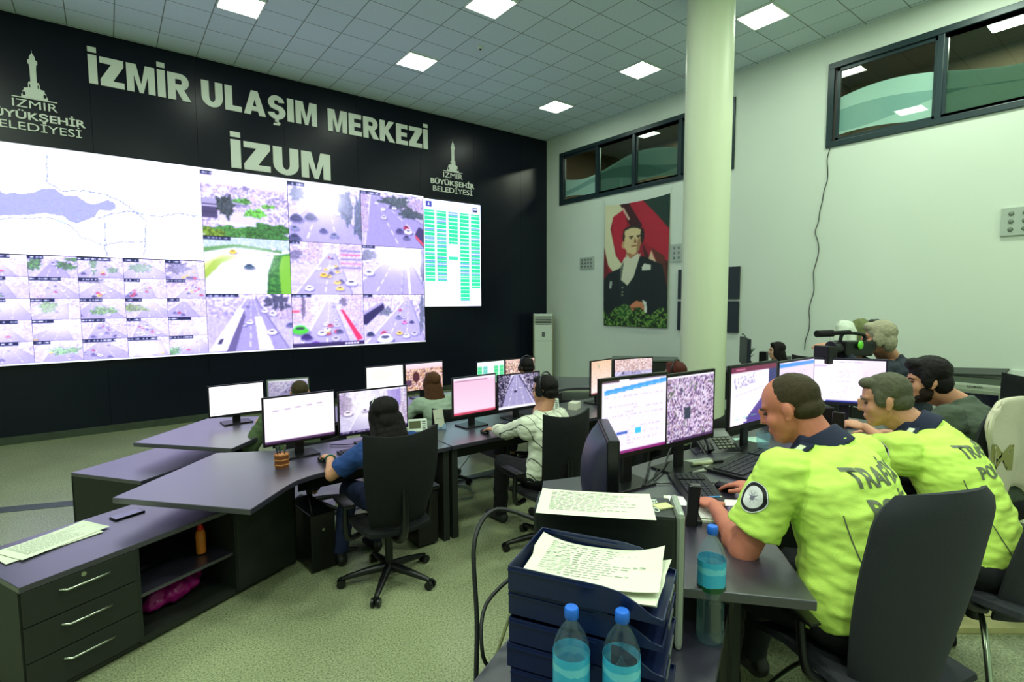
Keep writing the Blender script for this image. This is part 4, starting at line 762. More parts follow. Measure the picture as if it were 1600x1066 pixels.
def person(name_label, P, N, Hd, s=1.0, face=0.0, pitch=0.0, taz=0.0, wide=1.0, deep=1.0, wl=None, wr=None, pl=(-.6, -.3, -1), pr=(.6, -.3, -1), hl=None, hr=None,
           skin_m=None, hair='short', hair_m=None, shirt_m=None, sleeve='short', legs=True, knees=None, feet=None, trouser_m=None, shoe_m=None, voxel=.008, base=None, belt=False, collar=None, beard=None, roll=0.0, hand_w=None, stand=False):
    P, N, Hd = V(P), V(N), V(Hd); skin_m = skin_m or SK_tan
    fl = base if base is not None else 0.0
    r = root('person', (P.x, P.y, fl), math.radians(-taz), label=name_label, cat='person')
    ta = math.radians(taz); fwd = V(math.sin(ta), math.cos(ta), 0); side = V(math.cos(ta), -math.sin(ta), 0)   # side = person's right
    SL = N - side * .185 * s * wide - V(0, 0, .055 * s); SR = N + side * .185 * s * wide - V(0, 0, .055 * s)
    up_ = (N - P).normalized()
    wl = V(wl) if wl else SL + fwd * .3 - V(0, 0, .35); wr = V(wr) if wr else SR + fwd * .3 - V(0, 0, .35)
    side3 = lambda p: side * p[0] + fwd * p[1] + V(0, 0, p[2])
    EL = ik(SL, wl, .29 * s, .26 * s, side3(pl)); ER = ik(SR, wr, .29 * s, .26 * s, side3(pr))
    # head frame
    fa = math.radians(face); hf = V(math.sin(fa) * math.cos(pitch), math.cos(fa) * math.cos(pitch), -math.sin(pitch)); hs = V(math.cos(fa), -math.sin(fa), 0)
    if roll: hs = Quaternion(hf, roll) @ hs
    hu = hs.cross(hf); HM = frame(Hd, hs, hf, hu) @ Matrix.Scale(s, 4)
    # ---- body: one continuous skin
    mb = MB(); E = lambda c, q, rot=None, seg=22: mb.ell(c, q, rot, seg, M=HM)
    E((0, -.014, .03), (.074, .094, .082), seg=30); E((0, .022, -.03), (.063, .066, .078)); E((0, .034, -.078), (.047, .046, .034)); E((0, .052, -.1), (.026, .024, .018))
    E((0, .062, .024), (.052, .022, .016)); E((0, .092, -.028), (.0115, .020, .0115)); E((0, .090, -.017), (.0095, .017, .018)); E((0, .087, -.008), (.0085, .016, .032), Matrix.Rotation(-.42, 4, 'X'))
    for q in (-1, 1):
        E((q * .036, .05, -.03), (.026, .028, .028)); E((q * .013, .084, -.03), (.008, .01, .008)); E((q * .077, -.010, -.005), (.010, .018, .027), Matrix.Rotation(q * .25, 4, 'Z')); E((q * .077, -.004, -.03), (.008, .012, .012))
    E((0, .080, -.061), (.022, .0145, .0065)); E((0, .078, -.073), (.02, .013, .0075)); E((0, .066, -.095), (.022, .02, .016))
    nk = HM @ V(0, -.03, -.05); cap(mb, nk, N + V(0, 0, .0), .056 * s, .058 * s); cap(mb, HM @ V(0, .01, -.08), N + fwd * .05 * s, .035 * s, .05 * s)
    mb.ell(N - up_ * .16 * s, (.10 * s, .07 * s, .12 * s)); cap(mb, N - up_ * .15 * s, P, .1 * s, .11 * s); cap(mb, N - V(0, 0, .03 * s), SL, .04 * s, .04 * s); cap(mb, N - V(0, 0, .03 * s), SR, .04 * s, .04 * s)
    bulk = 1.0 + (wide - 1) * 1.2
    for S_, E_, W_, h_, tside in ((SL, EL, wl, hl, 1), (SR, ER, wr, hr, -1)):
        cap(mb, S_, E_, .047 * s * bulk, .041 * s * bulk); cap(mb, E_, W_, .040 * s * bulk, .026 * s); mb.ell(E_.lerp(W_, .25), (.042 * s * bulk,) * 3, seg=14)
        d = V(h_[0]) if h_ else (W_ - E_); n = V(h_[1]) if h_ else V(0, 0, -1); th = n.cross(d) * (1 if tside == 1 else -1)
        # thumb side: left hand palm down -> thumb to its right
        th = d.cross(n) * (-1 if tside == 1 else 1)
        hand(mb, W_, d, n, th, s, curl=h_[2] if h_ else .3)
    if legs and not stand:
        if not knees:
            k0 = P + fwd * .42 * s + V(0, 0, .0); knees = [k0 - side * .12 * s, k0 + side * .12 * s]; feet = [k0 - side * .12 * s + fwd * .02, k0 + side * .12 * s + fwd * .02]; feet = [V(q.x, q.y, fl + .08) for q in feet]
        knees = [V(q) for q in knees]; feet = [V(q) for q in feet]
    if stand: knees = [V(P.x, P.y, (P.z + fl) / 2) - side * .1 + fwd * .05, V(P.x, P.y, (P.z + fl) / 2) + side * .1 + fwd * .05]; feet = [V(q.x, q.y, fl + .08) - fwd * .05 for q in knees]
    if legs:
        for q in (0, 1): hp = P + side * (q * 2 - 1) * .09 * s; cap(mb, hp, knees[q], .06 * s, .045 * s); cap(mb, knees[q], feet[q], .042 * s, .033 * s)
    organic(mb, 'body', skin_m, r, voxel, 3)
    # eyes, brows
    for q in (-1, 1):
        mb = MB(); mb.ell((q * .031, .0725, .0), (.0125, .009, .0055), M=HM, seg=12); mb.build('eye', mat('eye_dark', (60, 44, 40), .2), r, True, W=True)
        mb = MB(); mb.tube([HM @ V(q * .014, .086, .014), HM @ V(q * .032, .084, .021), HM @ V(q * .051, .07, .014)], [.0028 * s, .0042 * s, .002 * s], 6); mb.build('eyebrow', hair_m if hair not in ('bald',) else mat('brow', (50, 40, 34), .8), r, True, W=True)
    # ---- hair
    hm = hair_m; mb = MB(); E = lambda c, q, rot=None, seg=26: mb.ell(c, q, rot, seg, M=HM)
    if hair == 'receding':
        E((0, -.024, .037), (.0765, .088, .0785)); E((0, -.05, -.015), (.072, .058, .045)); mb_c = None
    elif hair == 'short':
        E((0, -.022, .043), (.080, .091, .080)); E((0, -.05, -.01), (.074, .060, .055)); E((0, .045, .085), (.055, .04, .026))
        for q in (-1, 1): E((q * .07, .014, .015), (.014, .03, .04))
    elif hair == 'thick':
        E((0, -.02, .055), (.088, .1, .086)); E((0, -.055, -.01), (.08, .065, .075)); E((0, .05, .095), (.06, .045, .035)); E((0, .07, .085), (.045, .025, .022))
        for q in (-1, 1): E((q * .073, .012, .02), (.018, .035, .055))
    elif hair == 'shaggy':
        E((0, -.022, .05), (.092, .1, .09)); E((0, -.06, -.02), (.086, .06, .085)); E((0, .055, .085), (.062, .042, .035))
        for q in (-1, 1): E((q * .078, .0, .0), (.02, .04, .06))
    elif hair in ('long', 'longwide'):
        k = 1.18 if hair == 'longwide' else 1.0
        E((0, -.022, .045), (.087 * k, .098, .083)); E((0, -.055, -.04), (.085 * k, .06, .1)); E((0, .04, .09), (.055, .04, .026))
        for q in (-1, 1): E((q * .07 * k, .01, -.02), (.022, .045, .085))
        a = Hd - hf * .058 * s - V(0, 0, .05 * s); b_ = N - fwd * .07 * s - V(0, 0, .08 * s); R_ = frame(V(0, 0, 0), side, fwd, V(0, 0, 1))
        for t in (0, .2, .4, .6, .8, 1): mb.ell(a.lerp(b_, t), ((.09 + .022 * t) * k * s, .062 * s * (1 - .25 * t), .09 * s), R_, seg=24)
        for q in (-1, 1): cap(mb, Hd + side * q * .06 * k * s - V(0, 0, .04 * s), N + side * q * .1 * k * s - fwd * .04 * s - V(0, 0, .05 * s), .032 * s, .03 * s)
    elif hair == 'cap_bald': E((0, -.03, .0), (.079, .088, .07))
    organic(mb, 'hair', hm, r, max(voxel * .8, .006), 3, disp=((.0015 if hair == 'receding' else .003) * s, 60, .3 if 'long' in hair else .8))
    if beard:
        mb = MB(); E = lambda c, q, rot=None, seg=20: mb.ell(c, q, rot, seg, M=HM); E((0, .026, -.085), (.056, .052, .036)); E((0, .052, -.104), (.03, .028, .02))
        for q in (-1, 1): E((q * .055, .018, -.055), (.014, .035, .035))
        E((0, .082, -.05), (.024, .010, .005)); organic(mb, 'beard', beard, r, .006, 1, disp=(.003, 60, 1))
    # ---- shirt: lofted trunk and sleeves
    mb = MB(); secs = [(0.0, .172, .135), (.12, .178, .14), (.3, .168, .132), (.48, .162, .125), (.66, .176, .125), (.82, .182, .115), (.93, .15, .095), (1.0, .085, .078), (1.05, .07, .07)]
    bend = -fwd * .05 * s; ring = []
    for t, a, b_ in secs:
        c = P.lerp(N, t) + bend * math.sin(PI * min(t, 1)) - V(0, 0, .04) * (1 - t); tz = up_; fz = side.cross(tz) * -1; fz = tz.cross(side); fz.normalize()
        ring.append([mb.bm.verts.new(c + side * math.cos(2 * PI * k / 28) * a * s * wide + fz * math.sin(2 * PI * k / 28) * b_ * s * deep) for k in range(28)])
    for i in range(len(ring) - 1):
        for k in range(28): mb.bm.faces.new((ring[i][k], ring[i][(k + 1) % 28], ring[i + 1][(k + 1) % 28], ring[i + 1][k]))
    mb.bm.faces.new(ring[0][::-1]); mb.bm.faces.new(ring[-1])
    for S_, E_, W_ in ((SL, EL, wl), (SR, ER, wr)):
        cap(mb, N - V(0, 0, .05 * s) + (S_ - N) * .35, S_, .066 * s, .068 * s * bulk); mb.ell(S_ - V(0, 0, .035 * s), (.074 * s * bulk, .078 * s * bulk, .08 * s), seg=18)
        if sleeve == 'short': e = S_.lerp(E_, .74); cone(mb, S_, e, .066 * s * bulk, .074 * s * bulk, 24)
        else: cone(mb, S_, E_, .064 * s * bulk, .058 * s * bulk); mb.ell(E_, (.059 * s * bulk,) * 3, seg=16); cone(mb, E_, E_.lerp(W_, .93), .058 * s * bulk, .042 * s)
    sh = organic(mb, 'shirt', shirt_m, r, max(.007, voxel), 3, disp=(.007 * s, 11, 2.2))
    if collar:
        mb = MB(); cN = N + V(0, 0, .035 * s); tilt = (nk - N).normalized()
        cone(mb, N - tilt * .02 * s, N + tilt * .05 * s, .098 * s, .074 * s, 28); cN2 = N + fwd * .055 * s
        for q in (-1, 1): cap(mb, N + side * q * .055 * s + fwd * .03 * s + V(0, 0, .02 * s), N + side * q * .05 * s + fwd * .09 * s - V(0, 0, .05 * s), .026 * s, .014 * s)
        organic(mb, 'collar', collar, r, .007, 2)
    if legs and trouser_m:
        mb = MB(); mb.ell(P - V(0, 0, .02), (.175 * s * wide, .15 * s, .12 * s), Matrix.Rotation(-ta, 4, 'Z'))
        for q in (0, 1): hp = P + side * (q * 2 - 1) * .09 * s; cone(mb, hp, knees[q], .098 * s, .07 * s); mb.ell(knees[q], (.071 * s,) * 3, seg=14); ft = knees[q].lerp(feet[q], .97); cone(mb, knees[q], ft, .068 * s, .056 * s)
        organic(mb, 'trousers', trouser_m, r, .012, 3, disp=(.008, 9, 1.5))
    if legs and shoe_m:
        for q in (0, 1):
            mb = MB(); f_ = feet[q]; g = V(f_.x, f_.y, fl + .035 * s); cap(mb, g - fwd * .04 * s + V(0, 0, .01), g + fwd * .14 * s, .04 * s, .032 * s); cap(mb, g - fwd * .03 * s, g - fwd * .02 * s + V(0, 0, .06 * s), .04 * s, .04 * s)
            so = organic(mb, 'shoe', shoe_m, r, .01, 2)
    return r, dict(SL=SL, SR=SR, EL=EL, ER=ER, wl=wl, wr=wr, fwd=fwd, side=side, HM=HM, shirt=sh, N=N, P=P, up=up_, s=s)
def world_bvh(o):
    M = Matrix.Identity(4); p = o
    while p is not None: M = p.matrix_basis @ M if p is not o else M; p = p.parent
    q = o.parent; M = Matrix.Identity(4)
    while q is not None: M = q.matrix_basis @ M; q = q.parent
    vs = [M @ v.co for v in o.data.vertices]; return BVHTree.FromPolygons(vs, [tuple(p.vertices) for p in o.data.polygons])
def wrap_text(txt, o, par, m, c, ux, uy, dr, wid, hgt, name='lettering', bold=.02, off=.003):
    """print lettering on cloth: each point is dropped along dr on to the cloth"""
    bv = world_bvh(o); me = text_mesh(txt, 1.0, bold, 0, 3); bm = bmesh.new(); bm.from_mesh(me); bpy.data.meshes.remove(me)
    xs = [v.co.x for v in bm.verts]; ys = [v.co.y for v in bm.verts]; w0, h0 = max(xs) - min(xs), .72
    bmesh.ops.triangulate(bm, faces=bm.faces[:]); bmesh.ops.subdivide_edges(bm, edges=[e for e in bm.edges if e.calc_length() > .12], cuts=2)
    bmesh.ops.triangulate(bm, faces=bm.faces[:]); c, ux, uy, dr = V(c), V(ux).normalized(), V(uy).normalized(), V(dr).normalized()
    for v in bm.verts:
        p = c + ux * ((v.co.x - min(xs)) / w0 - .5) * wid + uy * (v.co.y / h0 - .5) * hgt; h = bv.ray_cast(p - dr * .5, dr)
        v.co = (h[0] - dr * off) if h[0] is not None else p
    mb = MB(); mb.bm.free(); mb.bm = bm; return mb.build(name, m, par, W=True)
def wrap_disc(o, par, m, c, ux, uy, dr, r_, name, off=.004, pts=None, rin=0):
    bv = world_bvh(o); c, ux, uy, dr = V(c), V(ux).normalized(), V(uy).normalized(), V(dr).normalized(); mb = MB(); n = 36
    def pr_(x, y):
        p = c + ux * x + uy * y; h = bv.ray_cast(p - dr * .4, dr); return mb.bm.verts.new((h[0] - dr * off) if h[0] is not None else p)
    if pts: 
        for poly in pts: mb.bm.faces.new([pr_(x * r_, y * r_) for x, y in poly])
    else:
        rs = [rin * r_ + (r_ - rin * r_) * i / 3 for i in range(4)]; R_ = [[pr_(q * math.cos(2 * PI * k / n), q * math.sin(2 * PI * k / n)) for k in range(n)] if q > 1e-6 else None for q in rs]; c0 = pr_(0, 0) if R_[0] is None else None
        for i in range(3):
            for k in range(n):
                if R_[i] is None: mb.bm.faces.new((c0, R_[1][k], R_[1][(k + 1) % n]))
                else: mb.bm.faces.new((R_[i][k], R_[i + 1][k], R_[i + 1][(k + 1) % n], R_[i][(k + 1) % n]))
    return mb.build(name, m, par, W=True)
M_neon = mat('neon_yellow_cloth', (204, 238, 104), .75, bump=(260, .15)); M_navy = mat('navy_cloth', (20, 28, 58), .8); M_dark = mat('dark_trousers', (16, 17, 24), .85)
M_shoe = mat('black_shoe', (18, 18, 20), .4); M_txt = mat('reflective_print', (96, 104, 84), .45); M_pw = mat('patch_white', (226, 224, 228), .6); M_pb = mat('patch_black', (24, 24, 30), .6); M_pg = mat('patch_grey', (110, 106, 130), .6)
H_dark = hairmat('hair_black', (14, 10, 10)); H_brown = hairmat('hair_brown', (66, 42, 26)); H_thin = hairmat('hair_thin_brown', (60, 50, 32)); H_grey = hairmat('hair_greying', (84, 84, 66)); H_silver = hairmat('hair_silver', (158, 154, 128)); H_red = hairmat('hair_red_brown', (74, 28, 20)); H_chest = hairmat('hair_chestnut', (78, 46, 24))
def police(r, d, lab_side=True):
    s = d['s']; f, sd, u = d['fwd'], d['side'], d['up']; N, P, sh = d['N'], d['P'], d['shirt']
    b_ = N.lerp(P, .15)
    wrap_text('TRAFİK', sh, r, M_txt, b_ + u * .03 * s, sd, u, f, .23 * s, .048 * s, bold=.03)
    wrap_text('POLİS', sh, r, M_txt, b_ - u * .05 * s, sd, u, f, .19 * s, .048 * s, bold=.03)
    c = d['SL'].lerp(d['EL'], .26); dr = sd; ax = (d['EL'] - d['SL']).normalized(); uy = (-ax - dr * (-ax).dot(dr)); ux = -dr.cross(uy) ; R = .046 * s
    pb = wrap_disc(sh, r, M_pb, c, ux, uy, dr, R, 'sleeve_patch'); wrap_disc(sh, pb, M_pw, c, ux, uy, dr, R, 'patch_ring', .0048, rin=.94); wrap_disc(sh, pb, M_pw, c, ux, uy, dr, R * .72, 'patch_field', .005)
    star = []
    for k in range(8): a = 2 * PI * k / 8; star.append([(.1 * math.cos(a - .5), .1 * math.sin(a - .5)), (.42 * math.cos(a), .42 * math.sin(a)), (.1 * math.cos(a + .5), .1 * math.sin(a + .5))])
    star.append([(.17 * math.cos(2 * PI * k / 10), .17 * math.sin(2 * PI * k / 10)) for k in range(10)]); wrap_disc(sh, pb, M_pg, c, ux, uy, dr, R, 'patch_star', .0056, pts=star)
    # piping down the back, on the left half
    bv = world_bvh(sh); pts = []
    for k in range(14):
        t = k / 13; q = N.lerp(P, .30 + t * .66) - sd * (.02 * math.cos(t * 3)) * s; dr = (sd * (.72 - .25 * t) + f * .7).normalized(); h = bv.ray_cast(q - dr * .5, dr); 
        if h[0] is not None: pts.append(h[0] - f * .001)
    if len(pts) > 3: mb = MB(); mb.tube(pts, .0022 * s, 6); mb.build('piping', M_txt, r, True, W=True)
    for q in (-1, 1):
        c = N.lerp(d['SL'] if q < 0 else d['SR'], .55); h = bv.ray_cast(c + V(0, 0, .3), V(0, 0, -1))
        if h[0] is not None:
            mb = MB(); o_ = h[0] + V(0, 0, .003); mb.box((0, 0, 0), (.11 * s, .045 * s, .012), bev=.005, M=frame(o_, (sd * q - V(0, 0, .38)).normalized(), f, V(0, 0, 1))); ep = mb.build('epaulette', M_navy, r, W=True)
            mb = MB(); mb.box((.02, 0, .008), (.05 * s, .022 * s, .006), bev=.003, M=frame(o_, (sd * q - V(0, 0, .38)).normalized(), f, V(0, 0, 1))); mb.build('rank_badge', mat('badge_silver', (214, 220, 190), .4), ep, W=True)
# officer nearest the camera
r, d = person('police officer with thinning hair in neon yellow shirt, nearest, hand on a mouse', (2.19, .72, .84), (2.27, .88, 1.40), (2.245, 1.01, 1.545), s=1.2, face=-14, pitch=.38, taz=12, wide=1.12, deep=1.25,
              wl=(2.12, 1.26, 1.065), wr=(2.50, 1.26, 1.065), pl=(-.7, -.6, -1), pr=(.9, -.5, -.8), hr=((.02, 1, -.05), (0, 0, -1), .42), hl=((.5, .8, -.05), (0, 0, -1), .4), skin_m=SK_red, hair='receding', hair_m=H_thin, shirt_m=M_neon, trouser_m=M_dark, shoe_m=M_shoe, voxel=.0065, base=.15, collar=M_navy,
              knees=[(2.1, 1.18, .76), (2.42, 1.16, .76)], feet=[(2.12, 1.2, .23), (2.45, 1.24, .23)])
police(r, d)
mb = MB(); b_ = P_ = d['P']; mb.cyl(b_ - V(0, 0, .015), b_ + V(0, 0, .03), .205, .2, n=32); o = mb.build('belt', M_pb, r, True, W=True)
r, d = person('police officer with greying hair in neon yellow shirt, leaning forward, second from the camera', (3.10, .53, .82), (3.22, .80, 1.34), (3.17, .95, 1.475), s=1.14, face=-22, pitch=.22, taz=4, wide=1.06, deep=1.1,
              wl=(3.36, 1.30, 1.15), wr=(3.55, 1.25, 1.04), pl=(-.6, -.1, -1), pr=(.8, -.4, -1), hl=((.3, .95, .0), (0, 0, -1), .5), skin_m=SK_tan, hair='short', hair_m=H_grey, shirt_m=M_neon, trouser_m=M_dark, shoe_m=M_shoe, voxel=.0065, base=.15, collar=M_navy)
police(r, d)
M_olive = mat('olive_shirt', (72, 84, 70), .85, bump=(200, .2))
r, d = person('young bearded man in an olive grey shirt, third in the police row, holding a phone', (4.15, .66, .82), (4.10, .84, 1.36), (3.99, .98, 1.49), s=1.12, face=-30, pitch=.08, taz=0, wide=1.05, wl=(3.88, 1.26, 1.16), wr=(4.3, 1.28, 1.05), pl=(-.5, -.2, -1), hl=((-.25, .95, .15), (.3, .2, -1), .7),
              skin_m=SK_tan, hair='thick', hair_m=H_dark, shirt_m=M_olive, sleeve='short', trouser_m=M_dark, shoe_m=M_shoe, base=.15, beard=hairmat('beard_dark', (40, 28, 22)))
M_jack = mat('navy_jacket', (34, 42, 54), .85)
r, d = person('silver-haired camera operator in a dark jacket aiming a video camera, beside the wall', (5.35, 1.42, 1.02), (5.22, 1.52, 1.49), (5.02, 1.57, 1.67), s=1.1, face=-22, pitch=.02, taz=-12, wl=(4.62, 1.72, 1.60), wr=(4.86, 1.66, 1.52), pl=(-.5, -.4, -1), hl=((-.5, .7, .2), (.3, .3, -1), .5),
              skin_m=SK_tan, hair='shaggy', hair_m=H_silver, shirt_m=M_jack, sleeve='long', trouser_m=M_dark, shoe_m=M_shoe, base=.15, stand=True)
M_cream = mat('cream_blouse', (206, 204, 176), .8)
r, d = person('woman with long dark hair and cream blouse working at the distant wall desk', (7.42, 3.42, .66), (7.42, 3.48, 1.10), (7.33, 3.50, 1.28), s=1.0, face=-38, taz=-30, wl=(6.95, 3.72, 1.03), wr=(7.2, 3.9, 1.0), skin_m=SK_pale, hair='long', hair_m=H_dark, shirt_m=M_cream, sleeve='long', trouser_m=M_dark, voxel=.01, base=0)
# near-left row
M_blue = mat('blue_shirt', (28, 62, 128), .8, bump=(200, .2)); M_navt = mat('navy_trousers', (20, 30, 66), .85)
r, d = person('woman with long black hair in a blue shirt, back turned, at the nearest left desk', (1.53, 3.40, .60), (1.52, 3.40, 1.04), (1.505, 3.46, 1.19), s=1.04, face=-24, pitch=.18, taz=-6, wide=.98, wl=(1.235, 3.80, .855), wr=(1.8, 3.85, .84), pl=(-1, -.1, -.9), pr=(1, -.3, -1), hl=((-.08, 1, -.1), (0, 0, -1), .5),
              skin_m=SK_tan, hair='longwide', hair_m=H_dark, shirt_m=M_blue, trouser_m=M_navt, shoe_m=M_shoe, base=0, feet=[(1.3, 3.85, .08), (1.6, 3.9, .08)], knees=[(1.38, 3.82, .58), (1.62, 3.84, .58)])
mb = MB(); w_ = d['wl']; e_ = d['EL']; dd = (e_ - w_).normalized(); mb.tube([w_ + dd * .03 + frame(V(0, 0, 0), dd.orthogonal().normalized(), dd.cross(dd.orthogonal().normalized()), dd).to_3x3() @ V(.032 * math.cos(a), .032 * math.sin(a), 0) for a in [i * 2 * PI / 14 for i in range(15)]], .007, 6); o = mb.build('wristband', mat('teal_strap', (30, 96, 92), .5), None, True); props(o, 'teal wristband on the left wrist of the woman in blue', 'wristband')
hm_ = d['HM']; mb = MB(); mb.tube([hm_ @ V(-.045, -.0, .128), hm_ @ V(-.06, .005, .115), hm_ @ V(-.078, .01, .09)], .003, 6); mb.build('hairpin', M_hand, r, True, W=True)
sm_ = bpy.data.materials.new('striped_cotton'); sm_.use_nodes = True; nt = sm_.node_tree; b = nt.nodes['Principled BSDF']; tc = nt.nodes.new('ShaderNodeTexCoord'); wv = nt.nodes.new('ShaderNodeTexWave'); wv.wave_type = 'BANDS'; wv.bands_direction = 'X'; wv.inputs['Scale'].default_value = 4.2; wv.inputs['Distortion'].default_value = .12
cr = nt.nodes.new('ShaderNodeValToRGB'); cr.color_ramp.elements[0].position = .008; cr.color_ramp.elements[0].color = L3((60, 66, 62)); cr.color_ramp.elements[1].position = .02; cr.color_ramp.elements[1].color = L3((214, 218, 200))
mp = nt.nodes.new('ShaderNodeMapping'); mp.inputs['Rotation'].default_value = (0, .5, 0); nt.links.new(tc.outputs['Object'], mp.inputs['Vector']); nt.links.new(mp.outputs['Vector'], wv.inputs['Vector']); nt.links.new(wv.outputs['Fac'], cr.inputs['Fac']); nt.links.new(cr.outputs['Color'], b.inputs['Base Color']); b.inputs['Roughness'].default_value = .85
r, d = person('man in a white striped shirt with a headset, seen from behind in the left row', (2.70, 3.12, .62), (2.74, 3.14, 1.09), (2.77, 3.17, 1.265), s=1.08, face=-20, pitch=.06, taz=-8, wl=(2.66, 3.70, .86), wr=(2.95, 3.72, .85), pl=(-1, .0, -.9), pr=(1, -.3, -1), hl=((-.1, 1, -.12), (0, 0, -1), .35),
              skin_m=SK_tan, hair='short', hair_m=H_dark, shirt_m=sm_, sleeve='long', trouser_m=M_dark, shoe_m=mat('sneaker', (40, 42, 44), .6), base=0, knees=[(2.62, 3.55, .6), (2.95, 3.5, .6)], feet=[(2.72, 3.72, .08), (3.05, 3.5, .08)])
def headset(d, lab):
    H = d['HM']; s = d['s']; hr_ = root('headset', tuple(H @ V(0, 0, .1)), 0, label=lab, cat='headset')
    mb = MB(); mb.tube([H @ V(.092 * math.sin(a), -.015, .05 + .092 * math.cos(a)) for a in np.linspace(-2.0, 2.0, 16)], .006 * s, 8); mb.build('headband', mat('headset_dark', (40, 42, 48), .3), hr_, True, W=True)
    for q in (-1, 1): mb = MB(); mb.cyl(H @ V(q * .082, -.008, -.005), H @ V(q * .102, -.008, -.005), .03 * s, n=20); mb.build('ear_cup', M_blk, hr_, True, W=True)
headset(d, 'thin dark headset on the man in the striped shirt')
M_lg = mat('pale_green_top', (150, 168, 150), .85); 
r, d = person('woman with long chestnut hair in a pale top, far row below the camera pictures', (2.78, 4.92, .52), (2.76, 4.98, .96), (2.75, 5.01, 1.10), s=1.0, face=0, taz=0, wl=(2.5, 5.3, .84), wr=(3.0, 5.3, .84), skin_m=SK_pale, hair='long', hair_m=H_chest, shirt_m=M_lg, sleeve='long', trouser_m=M_dark, voxel=.01)
r, d = person('nearly hidden balding person in a green vest behind the left monitors', (1.33, 4.92, .56), (1.30, 4.96, 1.0), (1.36, 4.98, 1.16), s=1.0, face=15, taz=15, wide=1.15, wl=(1.05, 5.25, .84), wr=(1.6, 5.3, .84), skin_m=SK_tan, hair='receding', hair_m=H_thin, shirt_m=mat('moss_green_vest', (78, 96, 64), .9, var=(20, .35)), sleeve='long', trouser_m=M_dark, voxel=.01)
r, d = person('dark-haired person with a headset in the far row under the green table', (3.86, 4.72, .60), (3.88, 4.76, 1.06), (3.90, 4.80, 1.20), s=1.0, face=5, taz=0, wl=(3.7, 5.3, .84), wr=(4.1, 5.3, .84), skin_m=SK_tan, hair='short', hair_m=H_dark, shirt_m=mat('dark_top', (30, 32, 38), .9), sleeve='long', trouser_m=M_dark, voxel=.01)
headset(d, 'dark headset on the far-row person under the green table')
r, d = person('red-brown haired woman with a headset sitting in front of the column', (4.52, 3.02, .60), (4.50, 3.08, 1.08), (4.47, 3.14, 1.25), s=1.06, face=-12, taz=0, wl=(4.3, 3.6, .84), wr=(4.7, 3.6, .84), skin_m=SK_pale, hair='long', hair_m=H_red, shirt_m=mat('pale_green_shirt', (176, 196, 150), .85), sleeve='long', trouser_m=M_dark, voxel=.01)
headset(d, 'pale-banded headset on the woman in front of the column')
# the camera operator's video camera
r = root('video_camera', (4.72, 1.68, 1.56), math.radians(20), label='black shoulder video camera held by the silver-haired operator', cat='video camera')
F = frame((4.72, 1.66, 1.60), V(-.93, .33, .03).normalized(), V(-.33, -.93, 0).normalized(), V(0, 0, 1))
mb = MB(); mb.box((-.02, 0, 0), (.30, .12, .12), bev=.015, M=F); mb.box((-.17, 0, .02), (.08, .1, .08), bev=.01, M=F); mb.build('camera_body', M_blk, r, W=True)
mb = MB(); mb.cyl(F @ V(.12, 0, 0), F @ V(.22, 0, 0), .05, .056, n=24); mb.build('lens', M_blk, r, True, W=True); mb = MB(); mb.box((.27, 0, -.05), (.09, .14, .14), bev=.01, M=F); mb.build('lens_hood', M_blk, r, W=True)
mb = MB(); mb.tube([F @ V(-.14, 0, .06), F @ V(-.12, 0, .11), F @ V(.08, 0, .12), F @ V(.12, 0, .06)], .014, 10); mb.build('top_handle', M_blk, r, True, W=True)
mb = MB(); mb.cyl(F @ V(.06, .03, .13), F @ V(.26, .03, .12), .018, n=16); mb.cyl(F @ V(.24, .03, .12), F @ V(.40, .03, .115), .027, n=16); mb.build('microphone', mat('foam_black', (12, 12, 14), .95), r, True, W=True)
mb = MB(); mb.ell(F @ V(-.02, .065, .03), (.05, .012, .035)); mb.build('green_pad', mat('green_pad', (110, 214, 60), .5), r, True, W=True)
mb = MB(); mb.tube([F @ V(-.18, 0, .03), F @ V(-.24, 0, .05)], .022, 12, smooth=False); mb.build('viewfinder', M_blk, r, True, W=True)
# ================================================================ SMALLER THINGS
M_pap = mat('paper', (222, 226, 206), .8); M_ink = mat('ink', (150, 158, 144), .8); M_white = mat('white_plastic', (212, 222, 210), .4)
def bx(name, loc, rz, d, m, lab, cat, bev=.003, group=None):
    o = MB().box((0, 0, d[2] / 2), d, bev=bev).build(name, m); o.location = loc; o.rotation_euler = (0, 0, rz); return props(o, lab, cat, group)
